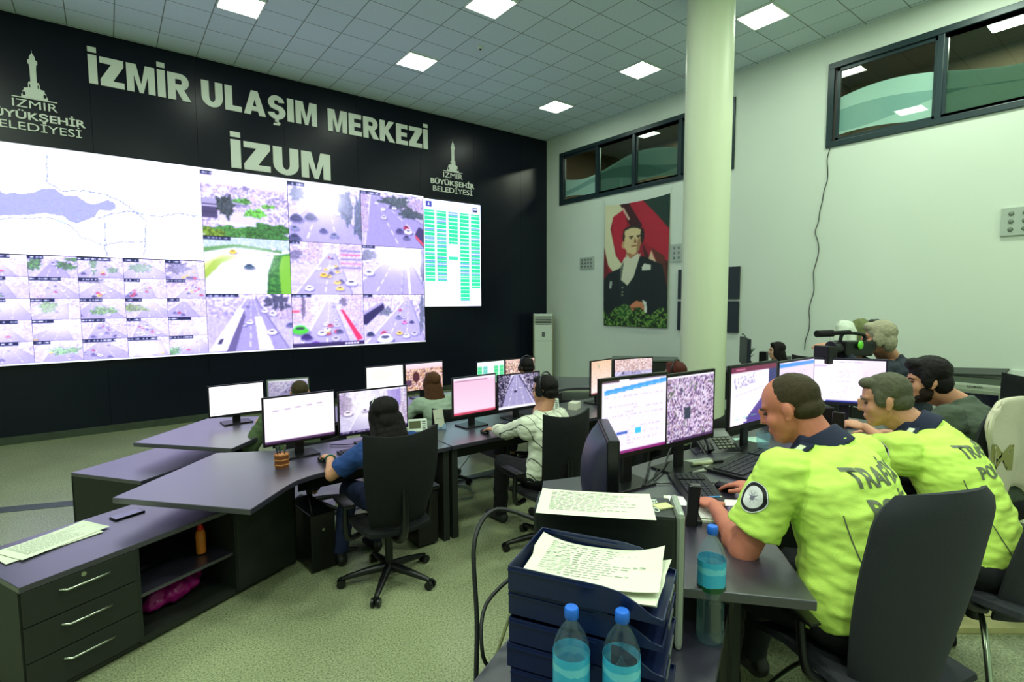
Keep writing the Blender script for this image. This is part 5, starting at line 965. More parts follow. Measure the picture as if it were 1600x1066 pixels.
# ---- shell chairs of the police row
M_shell = mat('grey_upholstery', (44, 46, 54), .85, bump=(260, .2)); M_tube = mat('satin_tube', (170, 180, 160), .22, metal=1)
def shell_chair(loc, rz, lab, s=1.0, z0=.15, seat=.55, top=1.28, w_=.26, group='grey upholstered shell chairs'):
    r = root('shell_chair', (loc[0], loc[1], z0), rz, label=lab, cat='chair', group=group); seat -= z0; top -= z0
    def bk(u, v):
        ww = w_ * (.62 + .42 * math.sin(min(1, v * 1.15 + .12) * PI * .55)) * (1 if v < .86 else math.sqrt(max(.0, 1 - .45 * ((v - .86) / .14) ** 2)))
        return ((2 * u - 1) * ww, -.20 * s - .12 * v + .09 * (2 * u - 1) ** 2 * (1 - .3 * v), seat - .1 + (top - seat + .1) * v + .02 * (1 - (2 * u - 1) ** 2) * (v > .85))
    MB().shell(bk, 20, 22, .04).build('backrest', M_shell, r, True)
    MB().shell(lambda u, v: ((u - .5) * .5 * s, (v - .5) * .5 * s + .02, seat - .04 + .04 * (2 * u - 1) ** 2 - .05 * max(0, v - .7) * 3), 12, 12, .07).build('seat', M_shell, r, True)
    MB().cyl((0, 0, seat - .2), (0, 0, seat - .06), .03, n=16).build('post', M_blk, r, True)
    for a in (math.radians(q) for q in (-60, 30, 120, 210)):
        c, s_ = math.cos(a), math.sin(a)
        MB().tube([(c * .05, s_ * .05, seat - .1), (c * .2, s_ * .2, seat - .18), (c * .37, s_ * .37, .13), (c * .39, s_ * .39, .07)], .013, 10).build('leg', M_tube, r, True)
        m_ = MB(); m_.cyl((c * .39 - s_ * .02, s_ * .39 + c * .02, .032), (c * .39 + s_ * .02, s_ * .39 - c * .02, .032), .032, n=18); m_.build('caster', M_blk, r, True)
    for sx in (-1, 1):
        ar = MB().tube([(sx * .2, -.1, seat - .05), (sx * .29, -.06, seat), (sx * .3, -.03, seat + .18)], [.02, .018, .016], 8).build('armrest', M_blk, r, True)
        MB().shell(lambda u, v: (sx * .3 + (u - .5) * .09 * math.sin(max(.05, v) * PI) ** .4, -.1 + v * .27, seat + .19), 6, 10, .022).build('arm_pad', M_blk, ar, True)
    return r
shell_chair((2.17, .69), math.radians(-24), 'large grey shell chair of the nearest police officer, filling the lower right', seat=.70, top=1.39, w_=.235)
shell_chair((3.12, .54), math.radians(-8), 'grey shell chair of the second police officer, chrome leg with caster', seat=.72, top=1.24, w_=.22)
shell_chair((4.14, .86), math.radians(-10), 'grey shell chair of the bearded man, mostly under the beige jacket', seat=.72, top=1.38, w_=.30)
# chair with jackets at the right edge
shell_chair((4.2, .05), math.radians(-28), 'black chair at the right edge, behind the chair with the beige jacket', seat=.7, top=1.3, w_=.24, group='black chairs by the right edge')
M_beige = mat('beige_wool', (206, 200, 178), .95, bump=(300, .4)); M_bei2 = mat('cream_sleeve', (196, 190, 150), .8, bump=(150, .2))
# ---- computer tower on the near cabinet
TA = math.radians(-47)   # front faces right
r = root('computer_tower', (1.395, 1.235, .8), TA, label='black computer tower with silver front edge standing behind the blue letter trays', cat='computer')
mb = MB(); mb.b2((-.27, -.09, 0), (.215, .09, .47), bev=.012); mb.build('case', mat('tower_black', (28, 32, 32), .4), r)
mb = MB(); mb.b2((.215, -.095, 0), (.245, .095, .485), bev=.02); mb.build('front_panel', mat('silver_plastic', (160, 168, 156), .3, metal=.3), r)
MB().b2((.246, -.06, .05), (.249, .06, .44)).build('front_grille', M_blk, r)
me = text_obj('lettering', 'CASPER', M_white, r, -.06, .06, 0, .02, .01, .001, Matrix.Translation((.165, 0, .472)) @ Matrix.Rotation(PI / 2, 4, 'Z'))
def paper(loc, rz, w_, d_, lab, name='paper_sheet', lines=14, curl=.01, seed=0, tilt=None, col=M_pap, group=None, text=True):
    r = root(name, loc, rz, label=lab, cat='paper', group=group)
    o = MB().shell(lambda u, v: ((u - .5) * w_, (v - .5) * d_, .003 + curl * (abs(2 * u - 1) ** 3) * (1 if v > .5 else .4)), 12, 12, .0015).build('sheet', col, r, True)
    if text:
        rr = random.Random(seed); mb = MB()
        for k in range(lines):
            y = d_ * (.40 - .78 * k / lines); x = -w_ * .4; e = w_ * rr.uniform(.05, .4)
            while x < e: q = rr.uniform(.01, .03); mb.b2((x, y, .0042 + curl * abs(2 * x / w_) ** 3), (min(x + q, e), y + d_ * .012, .0046 + curl * abs(2 * x / w_) ** 3)); x += q + .006
        mb.build('print', M_ink, r)
    if tilt: r.rotation_euler = (tilt[0], tilt[1], rz)
    return r
paper((1.34, 1.26, 1.271), TA, .40, .23, 'printed sheet lying on top of the black computer tower', curl=.004, seed=3)
# small sticker on the tower
r_ = bx('sticky_note', (1.515, 1.10, 1.2715), TA + .5, (.06, .045, .002), mat('note_yellow', (206, 206, 150), .8), 'small pale folded note on the computer tower beside the printed sheet', 'note')
# ---- letter trays
M_tray = mat('navy_tray', (14, 28, 70), .35, spec=.6, var=(8, .15)); RT = math.radians(-61)
tr0 = None
for k in range(6):
    z = .8 + k * .076
    labs = ['navy blue letter tray, lowest of the stack', 'navy blue letter tray, second from the bottom of the stack', 'navy blue letter tray, third from the bottom of the stack', 'navy blue letter tray, third from the top of the stack', 'navy blue letter tray, second from the top of the stack', 'navy blue letter tray full of papers, topmost of the stack']
    if tr0 is None:
        tr0 = root('letter_tray', (1.085, 1.02, z), RT, label=labs[0], cat='letter tray', group='stacked navy letter trays')
        L, W_ = .43, .27; mb = MB(); mb.b2((-L / 2, -W_ / 2, 0), (L / 2, W_ / 2, .004)); mb.build('floor_plate', M_tray, tr0)
        prof = [(-L / 2, 0), (L / 2, 0), (L / 2, .014), (L / 2 - .03, .02), (L / 2 - .07, .045), (L / 2 - .11, .064), (L / 2 - .16, .07), (-L / 2, .07)]
        for sy in (-1, 1):
            mb = MB(); y = sy * W_ / 2; mb.prism(prof, -.002, .002, M=Matrix.Translation((0, y, 0)) @ Matrix.Rotation(PI / 2, 4, 'X')); mb.b2((-L / 2, y - .006, .058), (L / 2 - .18, y + .006, .062)); mb.build('side_wall', M_tray, tr0)
        mb = MB(); mb.b2((-L / 2, -W_ / 2, 0), (-L / 2 + .004, W_ / 2, .07)); mb.build('back_wall', M_tray, tr0)
        mb = MB(); mb.b2((L / 2 - .004, -W_ / 2, 0), (L / 2, W_ / 2, .016)); mb.build('front_lip', M_tray, tr0)
        MB().b2((L / 2 - .002, -.04, .002), (L / 2 + .003, .05, .015)).build('label_holder', M_gry, tr0)
    else: dup(tr0, (1.085 + .004 * math.sin(k * 2), 1.02 + .004 * math.cos(k * 3), z), RT + .01 * math.sin(k), labs[k])
ct, st = math.cos(RT), math.sin(RT)
def tr(x, y, z): return (1.085 + x * ct - y * st, 1.02 + x * st + y * ct, z)
for k, (dx, dy, dz, a, lab) in enumerate([(.0, .0, .012, .03, 'lowest paper in the top letter tray'), (.01, -.005, .024, -.05, 'middle paper in the top letter tray'), (.0, .005, .04, .06, 'uppermost typed paper curling out of the top letter tray')]):
    p = paper(tr(dx, dy, 1.18 + dz), RT + a, .38, .235, lab, curl=.015 + .008 * k, seed=k + 7, text=(k == 2), group='papers in the top letter tray')
    p.rotation_euler = (0, -.04, RT + a)
# ---- water bottles
bm_ = bpy.data.materials.new('clear_plastic'); bm_.use_nodes = True; nt = bm_.node_tree; nt.nodes.clear(); o_ = nt.nodes.new('ShaderNodeOutputMaterial'); t_ = nt.nodes.new('ShaderNodeBsdfTransparent'); t_.inputs[0].default_value = (.90, .98, 1, 1); g_ = nt.nodes.new('ShaderNodeBsdfGlossy'); g_.inputs['Roughness'].default_value = .06; fr = front_fresnel(nt, 1.7); mi = nt.nodes.new('ShaderNodeMixShader')
df = nt.nodes.new('ShaderNodeBsdfTranslucent'); df.inputs[0].default_value = (.6, .85, .95, 1); m0 = nt.nodes.new('ShaderNodeMixShader'); m0.inputs[0].default_value = .1
nt.links.new(t_.outputs[0], m0.inputs[1]); nt.links.new(df.outputs[0], m0.inputs[2]); nt.links.new(fr.outputs[0], mi.inputs[0]); nt.links.new(m0.outputs[0], mi.inputs[1]); nt.links.new(g_.outputs[0], mi.inputs[2]); nt.links.new(mi.outputs[0], o_.inputs[0])
M_cap = mat('blue_cap', (36, 104, 214), .35); M_wat = bm_
lb = bpy.data.materials.new('bottle_label'); lb.use_nodes = True; nt = lb.node_tree; b = nt.nodes['Principled BSDF']; tc = nt.nodes.new('ShaderNodeTexCoord'); sx_ = nt.nodes.new('ShaderNodeSeparateXYZ'); nz = nt.nodes.new('ShaderNodeTexNoise'); nz.inputs['Scale'].default_value = 40; mt = nt.nodes.new('ShaderNodeMath'); mt.operation = 'MULTIPLY_ADD'; mt.inputs[1].default_value = .02; cr = nt.nodes.new('ShaderNodeValToRGB')
cr.color_ramp.interpolation = 'CONSTANT'; els = cr.color_ramp.elements; els[0].position = 0; els[0].color = L3((20, 76, 40)); els[1].position = .222; els[1].color = L3((60, 176, 214)); e_ = els.new(.268); e_.color = L3((110, 205, 226)); e_ = els.new(.288); e_.color = L3((60, 176, 214))
nt.links.new(tc.outputs['Object'], sx_.inputs[0]); nt.links.new(tc.outputs['Object'], nz.inputs['Vector']); nt.links.new(nz.outputs['Fac'], mt.inputs[0]); nt.links.new(sx_.outputs[2], mt.inputs[2]); nt.links.new(mt.outputs[0], cr.inputs[0]); nt.links.new(cr.outputs[0], b.inputs['Base Color']); b.inputs['Roughness'].default_value = .3
def bottle(loc, rz, lab, s=1.0):
    r = root('water_bottle', loc, rz, label=lab, cat='bottle', group='clear water bottles with blue caps')
    prof = [(.03, 0), (.042, .006), (.046, .02), (.047, .05)]
    for k in range(6): z = .055 + k * .016; prof += [(.0445, z), (.047, z + .008)]
    prof += [(.041, .158), (.040, .17), (.046, .185), (.047, .2), (.047, .30), (.045, .32), (.036, .345), (.022, .368), (.0145, .378), (.0145, .395)]
    MB().lathe([(a * s, b_ * s) for a, b_ in prof], n=32).build('bottle_body', bm_, r, True)
    MB().lathe([(.0478 * s, .195 * s), (.0478 * s, .30 * s), (.0475 * s, .30 * s), (.0475 * s, .195 * s)], n=32).build('label_band', lb, r, True)
    mb = MB(); mb.b2((-.004, -.0482, .20), (.012, -.0479, .25)); mb.build('label_mark', mat('label_red', (190, 60, 90), .5), r)
    MB().lathe([(.017 * s, .388 * s), (.0185 * s, .39 * s), (.0185 * s, .412 * s), (.016 * s, .416 * s), (0, .416 * s)], n=28).build('cap', M_cap, r, True)
    w_ = [(a * s * .965, b_ * s) for a, b_ in prof if b_ < .30]; w_[0] = (.028 * s, .004 * s); MB().lathe(w_ + [(.0, .298 * s)], n=32).build('water', M_wat, r, True)
    return r
bottle((1.622, .972, .8), .6, 'water bottle with blue cap standing right of the computer tower')
bottle((.90, .925, .8), 1.9, 'water bottle in front of the letter trays, left of the two'); bottle((.99, .835, .8), 1.5, 'water bottle in front of the letter trays, right of the two')
# ---- on the police desk
def keyboard(loc, rz, w_, d_, lab, m=M_blk, z=.0):
    r = root('keyboard', loc, rz, label=lab, cat='keyboard', group='black computer keyboards'); MB().box((0, 0, .01), (w_, d_, .02), bev=.004).build('housing', m, r)
    mb = MB(); n = 18
    for j in range(5):
        for i in range(n):
            if 13 <= i < 14: continue
            mb.box((-w_ / 2 + w_ * (.035 + .93 * (i + .5) / n), -d_ / 2 + d_ * (.12 + .72 * (j + .5) / 5), .023), (w_ * .93 / n * .84, d_ * .144 * .84, .008))
    o = mb.build('keys', mat('key_black', (34, 36, 42), .45), r); o['kind'] = 'stuff'; return r
keyboard((3.02, 1.58, DZ), math.radians(4), .62, .25, 'black keyboard on the police desk under the officer gaze'); keyboard((2.38, 1.52, DZ), math.radians(48), .46, .2, 'second black keyboard pushed behind the computer tower')
keyboard((1.60, 3.98, .8), math.radians(2), .46, .16, 'black keyboard in front of the woman in blue'); keyboard((3.08, 3.92, .8), math.radians(-3), .44, .16, 'black keyboard in front of the striped shirt man')
def mouse(loc, rz, lab):
    r = root('computer_mouse', loc, rz, label=lab, cat='mouse', group='black computer mice'); mb = MB(); mb.ell((0, 0, .012), (.034, .058, .022), seg=24)
    mb.build('mouse_body', M_blk, r, True); MB().cyl((-.004, .03, .03), (.004, .03, .03), .008, n=12).build('wheel', M_gry, r, True); return r
mouse((2.53, 1.45, DZ), 0, 'black mouse under the right hand of the nearest police officer'); mouse((1.22, 3.93, .8), 0, 'black mouse under the hand of the woman in blue'); mouse((2.64, 3.84, .8), 0, 'black mouse under the hand of the striped shirt man')
r = root('notebook', (2.20, 1.33, DZ), math.radians(-52), label='open pile of white papers on the police desk beside the elbow', cat='papers'); MB().box((0, 0, .006), (.42, .27, .012), rz=0, bev=.002).build('lower_sheets', M_pap, r); MB().shell(lambda u, v: (.01 + (u - .5) * .4, (v - .5) * .25, .016 + .012 * u ** 3), 10, 4, .002).build('top_sheet', mat('white_paper', (232, 232, 226), .8), r, True)
r = root('ballpoint_pen', (2.29, 1.40, DZ + .024), math.radians(-30), label='blue ballpoint pen on the white papers', cat='pen'); MB().cyl((-.07, 0, .004), (.06, 0, .004), .004, n=10).build('barrel', mat('pen_blue', (60, 140, 214), .3), r, True); MB().cyl((.06, 0, .004), (.075, 0, .004), .004, .001, n=10).build('tip', M_hand, r, True)
r = root('smartphone', (2.20, 1.25, DZ + .03), math.radians(-38), label='white-edged smartphone lying on the papers beside the officer elbow', cat='phone'); MB().box((0, 0, .005), (.16, .078, .01), bev=.004).build('phone_body', M_white, r); MB().box((0, 0, .0106), (.142, .07, .001)).build('glass', mat('phone_glass', (44, 26, 48), .1, spec=.8), r)
r = root('smartphone', (.03, 4.10, .63), math.radians(22), label='smartphone with scratched screen on the nearest sideboard', cat='phone'); MB().box((0, 0, .005), (.17, .085, .01), bev=.004).build('phone_body', M_blk, r); MB().box((0, 0, .0106), (.155, .075, .001)).build('glass', mat('phone_glass_light', (110, 106, 150), .15, spec=.8), r)
def deskphone(loc, rz, lab, s=1.0):
    r = root('desk_phone', loc, rz, label=lab, cat='telephone', group=None); A = Matrix.Rotation(math.radians(28), 4, 'X')
    mb = MB(); mb.box((0, 0, .05), (.22 * s, .20 * s, .03), bev=.008, M=A); mb.prism([(-.1, 0), (.1, 0), (.1, .09), (-.1, .01)], -.09, .09, M=Matrix.Rotation(PI / 2, 4, 'Z') @ Matrix.Rotation(PI / 2, 4, 'X')); mb.build('phone_base', M_blk, r)
    MB().box((.04 * s, .05 * s, .067), (.11 * s, .05 * s, .004), M=A).build('display', mat('lcd', (70, 84, 76), .3), r)
    mb = MB(); 
    for i in range(4):
        for j in range(4): mb.box(((.0 + i * .026) * s, (.01 - j * .022) * s, .068), (.018 * s, .014 * s, .006), M=A)
    o = mb.build('keypad', mat('keypad_grey', (96, 100, 84), .5), r)
    mb = MB(); mb.tube([A @ V(-.075 * s, -.09 * s, .085), A @ V(-.075 * s, -.04 * s, .105), A @ V(-.075 * s, .04 * s, .105), A @ V(-.075 * s, .09 * s, .085)], [.024, .016, .016, .024], 10); mb.build('handset', M_blk, r, True)
    MB().tube([(-.1 * s, -.09 * s, .05), (-.16 * s, -.12 * s, .01), (-.14 * s, -.02, .008), (-.1, .1, .01)], .004, 6).build('cord', M_blk, r, True); return r
deskphone((3.18, 1.98 - .06, DZ), math.radians(-28), 'black desk telephone between the camera mosaic monitor and roundabout monitor', 1.2)
r = root('marker_pen', (2.80, 1.72, DZ + .012), math.radians(-22), label='marker pen with black cap lying by the mosaic monitor base', cat='pen'); MB().cyl((-.11, 0, .012), (.03, 0, .012), .012, n=14).build('barrel', mat('marker_body', (176, 184, 150), .4), r, True); MB().cyl((.03, 0, .012), (.10, 0, .012), .0135, n=14).build('cap', M_blk, r, True)
bx('folded_leaflet', (2.74, 1.76, DZ + .001), math.radians(-20), (.34, .2, .01), mat('grey_leaflet', (140, 146, 134), .7), 'grey booklet under the marker pen by the mosaic monitor', 'booklet')
bx('blue_note_pad', (3.55, 1.86, DZ), math.radians(-25), (.2, .14, .004), mat('pale_teal_paper', (170, 206, 190), .8), 'pale teal paper slip behind the drinking glass', 'note')
glass = bpy.data.materials['clear_plastic']
r = root('drinking_glass', (3.42, 1.70, DZ), 0, label='clear drinking glass with a handle in front of the nearest officer', cat='glass')
MB().lathe([(.034, 0), (.036, .004), (.046, .11), (.043, .11), (.033, .012), (0, .012)], n=28).build('glass_body', glass, r, True); MB().tube([(.042, 0, .09), (.075, 0, .085), (.075, 0, .04), (.038, 0, .03)], .006, 8).build('handle', glass, r, True)
# black tilted stand in front of the papers
r = root('phone_stand', (2.03, 1.33, DZ), math.radians(42), label='black bracket stand on the police desk right behind the computer tower', cat='stand')
MB().box((.05, 0, .01), (.18, .1, .02), bev=.008).build('foot', M_blk, r); mb = MB(); mb.box((-.04, 0, .12), (.03, .05, .24), M=Matrix.Rotation(-.35, 4, 'Y'), bev=.008); mb.build('upright', M_blk, r)
# printer/phone station and mobile behind the officers
r = root('desk_printer', (4.30, 1.88, DZ), math.radians(-40), label='low black office machine with a lit display below the document monitor', cat='printer'); MB().b2((-.24, -.12, 0), (.24, .1, .16), bev=.012).build('casing', M_blk, r); MB().b2((-.02, -.123, .10), (.09, -.12, .145)).build('display', mat('lit_display', (226, 220, 246), .4, emit=.9), r); MB().b2((-.22, -.16, .02), (.2, -.12, .03)).build('paper_tray', M_blk, r)
bx('smartphone', (3.74, 1.37, 1.13), .3, (.02, .07, .13), M_blk, 'dark phone held upright by the bearded man in olive', 'phone', .006)
# ---- left row
r = root('pen_holder', (.94, 3.96, .8), .2, label='brown wooden lattice pen holder filled with pens on the near-left desk', cat='pen holder')
mb = MB(); mb.lathe([(.05, 0), (.055, .1), (.05, .1), (.046, .01), (0, .01)], n=6); mb.build('cup', mat('brown_wood', (120, 66, 34), .5, var=(20, .3)), r)
mb = MB()
for z in (.02, .055, .09): mb.lathe([(.057, z), (.059, z + .006), (.057, z + .01), (.054, z + .005)], n=6)
mb.build('lattice', mat('light_wood', (186, 120, 66), .5), r)
for k, (x, y, c) in enumerate(((-.02, .01, (40, 42, 60)), (.015, -.01, (70, 72, 70)), (.0, .02, (30, 34, 50)), (.025, .015, (90, 80, 60)))): MB().cyl((x * .5, y * .5, .02), (x * 1.6, y * 1.6, .155), .005, n=8).build('pen', mat('pen_%d' % k, c, .4), r, True)
def walldisplay(loc, rz, lab):
    r = root('desk_console', loc, rz, label=lab, cat='telephone', group=None); A = Matrix.Rotation(math.radians(-20), 4, 'X')
    mb = MB(); mb.b2((-.11, -.015, .0), (.11, .02, .13), bev=.01, M=A); mb.build('console_body', M_white, r); MB().b2((-.05, -.018, .045), (.05, -.0145, .11), M=A).build('display', mat('lcd_olive', (84, 90, 56), .3), r)
    for sx in (-1, 1): 
        mb = MB()
        for k in range(5): mb.b2((sx * .08 - .015, -.018, .02 + k * .02), (sx * .08 + .015, -.0145, .028 + k * .02), M=A)
        mb.build('buttons', M_gry, r)
    MB().b2((-.09, -.02, 0), (.09, .09, .02), bev=.004).build('foot', M_gry, r); return r
walldisplay((2.14, 4.22, .8), math.radians(-22), 'cream desk telephone console with a grey display right of the woman in blue'); walldisplay((3.74, 4.20, .8), math.radians(-30), 'cream desk telephone console with a display beyond the striped shirt man')
r = root('desk_card', (2.40, 4.22, .8), math.radians(-25), label='pale upright paper card held by a folded blue-white stand on the left row', cat='card'); MB().b2((-.045, 0, .02), (.045, .003, .19), M=Matrix.Rotation(-.12, 4, 'Y')).build('card', M_pap, r); MB().b2((-.03, -.0015, .10), (.02, -.0005, .103), M=Matrix.Rotation(-.12, 4, 'Y')).build('print', M_ink, r)
mb = MB(); mb.box((-.02, 0, .025), (.05, .004, .05), rz=.5); mb.box((.03, 0, .025), (.05, .004, .05), rz=-.5); mb.build('stand', mat('pale_blue', (150, 180, 214), .6), r)
bx('tissue_box', (4.02, 4.10, .8), .5, (.16, .1, .075), mat('tissue_box_white', (206, 206, 190), .7), 'small white box with brown edge right of the telephone console', 'box')
r = root('glue_bottle', tuple(at1(1.0, .2, .32)), 0, label='orange glue bottle with a red tip on the open shelf of the sideboard', cat='bottle')
MB().lathe([(.028, 0), (.03, .005), (.03, .13), (.026, .15), (.016, .16)], n=24).build('bottle_body', mat('orange_glue', (226, 130, 44), .4), r, True); MB().lathe([(.02, .158), (.021, .17), (.014, .185), (.006, .215), (.002, .22)], n=24).build('cap', mat('red_cap', (214, 40, 26), .4), r, True)
r = root('plastic_bag', tuple(at1(.85, .25, .07)), A1_, label='crumpled magenta bag in the lower bay of the sideboard', cat='bag'); mb = MB(); mb.ell((-.02, 0, .07), (.17, .11, .075)); mb.ell((-.12, -.02, .05), (.09, .07, .05)); mb.ell((.13, .02, .10), (.07, .05, .05)); bmesh.ops.transform(mb.bm, matrix=r.matrix_basis, verts=mb.bm.verts[:]); organic(mb, 'bag_body', mat('magenta_plastic', (150, 16, 110), .35), r, .012, 1, disp=(.03, 14, 1)); mb = MB(); mb.ell((.19, .02, .13), (.045, .03, .03)); bmesh.ops.transform(mb.bm, matrix=r.matrix_basis, verts=mb.bm.verts[:]); organic(mb, 'white_tie', mat('white_plastic', (212, 222, 210), .4), r, .01, 1, disp=(.01, 30, 1))
r = root('small_bowl', tuple(at1(.66, .3, .32)), 0, label='dark round bowl at the back of the upper shelf bay', cat='bowl'); MB().lathe([(.03, 0), (.07, .04), (.075, .055), (.068, .055), (.03, .01)], n=28).build('bowl_body', mat('dark_ceramic', (40, 44, 40), .2), r, True)
for k, (dx, dy, a, lab) in enumerate([(.0, .0, .42, 'white paper sheet on the sideboard, lower of the two at the left edge'), (.03, .02, .58, 'white paper sheet on the sideboard, upper of the two at the left edge')]):
    paper((-.34 + dx, 3.90 + dy, .631 + k * .004), a, .44, .24, lab, curl=.004, seed=20 + k, group='paper sheets on the nearest sideboard')
# ---- computers under the desks, power strips, cables
def pc(loc, rz, lab, m=M_blk):
    r = root('computer_tower', loc, rz, label=lab, cat='computer', group='computer towers under the desks'); MB().b2((-.09, -.22, .02), (.09, .22, .44), bev=.008).build('case', m, r); MB().b2((-.092, -.235, .02), (.092, -.218, .44), bev=.006).build('front_panel', M_blk, r)
    MB().cyl((.0, -.236, .32), (.0, -.242, .32), .012, n=16).build('power_button', M_hand, r, True); return r
pc((1.97, 3.92, 0), 0, 'black computer tower on the floor right of the woman in blue'); pc((1.15, 4.05, .0), .1, 'slim black computer tower behind the left armrest of the blue woman chair')
r = root('power_strip', (2.35, 4.62, 0), .15, label='white multi-socket strip on a wooden board behind the desk leg', cat='power strip'); MB().b2((-.3, -.06, 0), (.3, .06, .09)).build('wood_block', mat('board_wood', (120, 100, 60), .7, var=(12, .2)), r); MB().b2((-.28, -.035, .09), (.28, .035, .125), bev=.006).build('strip', M_white, r)
rr = random.Random(5)
def cable(pts, m, lab, r_=.006, group=None, cat='cable'):
    o = MB().tube(pts, r_, 8).build('cable', m, None, True); return props(o, lab, cat, group)
M_cab = mat('cable_black', (20, 22, 24), .5); M_cabg = mat('cable_grey', (96, 110, 100), .5)
cable([(2.75 + .16 * math.cos(a) * (1 + .1 * math.sin(3 * a)), 4.52 + .2 * math.sin(a) * (1 + .08 * math.cos(5 * a)), .008 + .002 * a) for a in np.linspace(0, 16, 60)], M_cabg, 'coil of grey-green cable on the floor between desk leg and striped shirt man')
cable([(2.5, 4.62, .12), (2.62, 4.9, .02), (2.95, 4.85, .01), (3.3, 4.75, .01), (3.4, 4.5, .01), (3.2, 4.35, .01)], M_cab, 'black cable running from the power strip across the dark floor band')
cable([(3.35, 4.3, .01), (3.6, 4.55, .01), (3.9, 4.5, .01), (4.1, 4.7, .01)], M_cabg, 'grey cable on the floor behind the striped shirt man', .008)
cable([(2.95, 4.35, .75), (2.9, 4.4, .5), (2.75, 4.5, .25), (2.55, 4.6, .05)], M_cab, 'thin black cable hanging from the desk to the floor coil', .004)
cable([(1.12, 4.30, .75), (1.10, 3.9, .55), (1.12, 3.83, .3), (1.2, 3.9, .05), (1.35, 4.1, .01), (1.5, 4.0, .01)], M_cab, 'black cable hanging beside the chair of the woman in blue', .005)
cable([(1.32, 1.52, 1.12), (1.20, 1.66, 1.16), (1.05, 1.60, 1.10), (.99, 1.50, .85), (.93, 1.42, .6), (1.0, 1.5, .25), (1.1, 1.7, .0)], M_cab, 'thick black cable looping left from behind the computer tower', .009)
cable([(1.2, 1.5, .98), (1.03, 1.5, .9), (.96, 1.42, .78), (1.05, 1.46, .62), (.98, 1.42, .45), (1.05, 1.5, .2)], M_cab, 'black cable zigzagging down left of the letter trays', .007)
cable([(1.18, 1.52, .85), (1.0, 1.44, .66), (.97, 1.42, .5), (1.03, 1.46, .3), (1.0, 1.5, .02)], mat('cable_olive', (110, 116, 70), .5), 'olive cable hanging left of the letter trays', .006)
cable([(2.55, 1.95, 1.02), (2.3, 1.78, 1.03), (2.2, 1.72, 1.015), (2.5, 1.82, 1.02), (2.75, 1.95, 1.06), (2.9, 1.95, 1.2)], M_cab, 'black cables behind the two large police monitors', .006)
cable([(2.53, 1.51, 1.015), (2.47, 1.62, 1.008), (2.3, 1.72, 1.008), (2.5, 1.86, 1.01)], M_cab, 'thin black mouse cable on the police desk', .003)
cable([(2.05, 4.3, .82), (1.9, 4.25, .815), (1.75, 4.33, .81), (1.55, 4.2, .81), (1.4, 4.3, .81)], M_cab, 'black cable lying behind the monitors of the woman in blue', .004)
# wall cable from the wide window down
cp = [(XW - .012, 3.52 + .02 * math.sin(i * 1.7) + i * .012 + (.05 if 5 < i < 9 else 0), 4.28 - i * .155) for i in range(21)]
cable(cp, M_cab, 'thin dark cable trailing down the pale right wall below the wide window', .006)
# ================================================================ AGAINST THE RIGHT WALL AND THE CORNER
r = root('floor_air_conditioner', (8.42, 9.70, 0), math.radians(-36), label='tall white floor-standing air conditioner in the room corner', cat='air conditioner')
MB().b2((-.23, -.14, 0), (.23, .14, 1.66), bev=.015).build('cabinet', mat('ac_white', (206, 216, 204), .35), r)
mb = MB()
for k in range(6): mb.b2((-.2, -.15, 1.40 + k * .036), (.2, -.138, 1.418 + k * .036))
mb.build('louvre', mat('louvre_dark', (40, 44, 46), .5), r); MB().b2((-.035, -.146, 1.1), (.035, -.139, 1.22)).build('control_panel', M_gry, r); MB().b2((-.23, -.143, 1.0), (.23, -.139, 1.006)).build('seam', M_gry, r)
for sx in (-1, 1): MB().b2((sx * .225 - .012, -.148, .02), (sx * .225 + .012, -.135, 1.64)).build('edge_trim', mat('trim_beige', (150, 150, 110), .4), r)
# portrait banner: a standing man in a dark suit before red and white cloth
p = Pic(120, 220, (30, 50, 44)); p.poly([(0, 0), (1, 0), (1, .7), (0, .7)], (150, 26, 44)); 
p.poly([(.28, 0), (1, 0), (1, .52), (.6, .3)], (170, 30, 50)); p.poly([(.62, 0), (1, 0), (1, .26)], (18, 50, 42)); p.poly([(.22, .0), (.4, 0), (.62, .2), (.5, .26)], (60, 22, 26)); p.poly([(.0, 0), (.24, .0), (.3, .05), (.14, .1), (.1, .2), (.2, .42), (.34, .52), (.2, .58), (.08, .5), (0, .34)], (206, 206, 168)); p.poly([(.14, .1), (.3, .05), (.36, .12), (.34, .3), (.36, .48), (.24, .44), (.14, .28)], (176, 30, 52))
p.poly([(0, .34), (.08, .52), (.12, .62), (0, .66)], (112, 28, 34)); p.line(.3, .04, .4, .13, .01, (206, 170, 150)); p.poly([(.62, .34), (.78, .5), (.86, .46), (1, .5), (1, .64), (.7, .55)], (70, 30, 24)); p.poly([(.58, .43), (.72, .47), (.76, .40), (.8, .46), (.84, .5), (.7, .52)], (214, 184, 150)); p.poly([(.75, .38), (.95, .46), (1, .7), (.85, .5)], (90, 44, 30))
p.poly([(.26, .53), (.62, .44), (.92, .52), (1, .7), (1, 1), (0, 1), (0, .62), (.1, .56)], (16, 30, 30)); p.poly([(.34, .44), (.6, .42), (.5, .6), (.4, .67), (.28, .62), (.28, .52)], (206, 206, 180)); p.poly([(.28, .52), (.34, .47), (.3, .62), (.4, .67), (.46, .65), (.44, .84), (.3, .8), (.24, .6)], (24, 40, 38), .6)
for y in (.685, .72, .745): p.ell(.32, y, .014, .008, (150, 150, 130))
p.poly([(.36, .42), (.56, .41), (.56, .46), (.42, .48)], (206, 206, 182)); p.poly([(.62, .53), (.66, .50), (.72, .51), (.76, .515), (.76, .555), (.63, .555)], (206, 210, 196)); p.line(.13, .64, .12, .68, .012, (160, 170, 160))
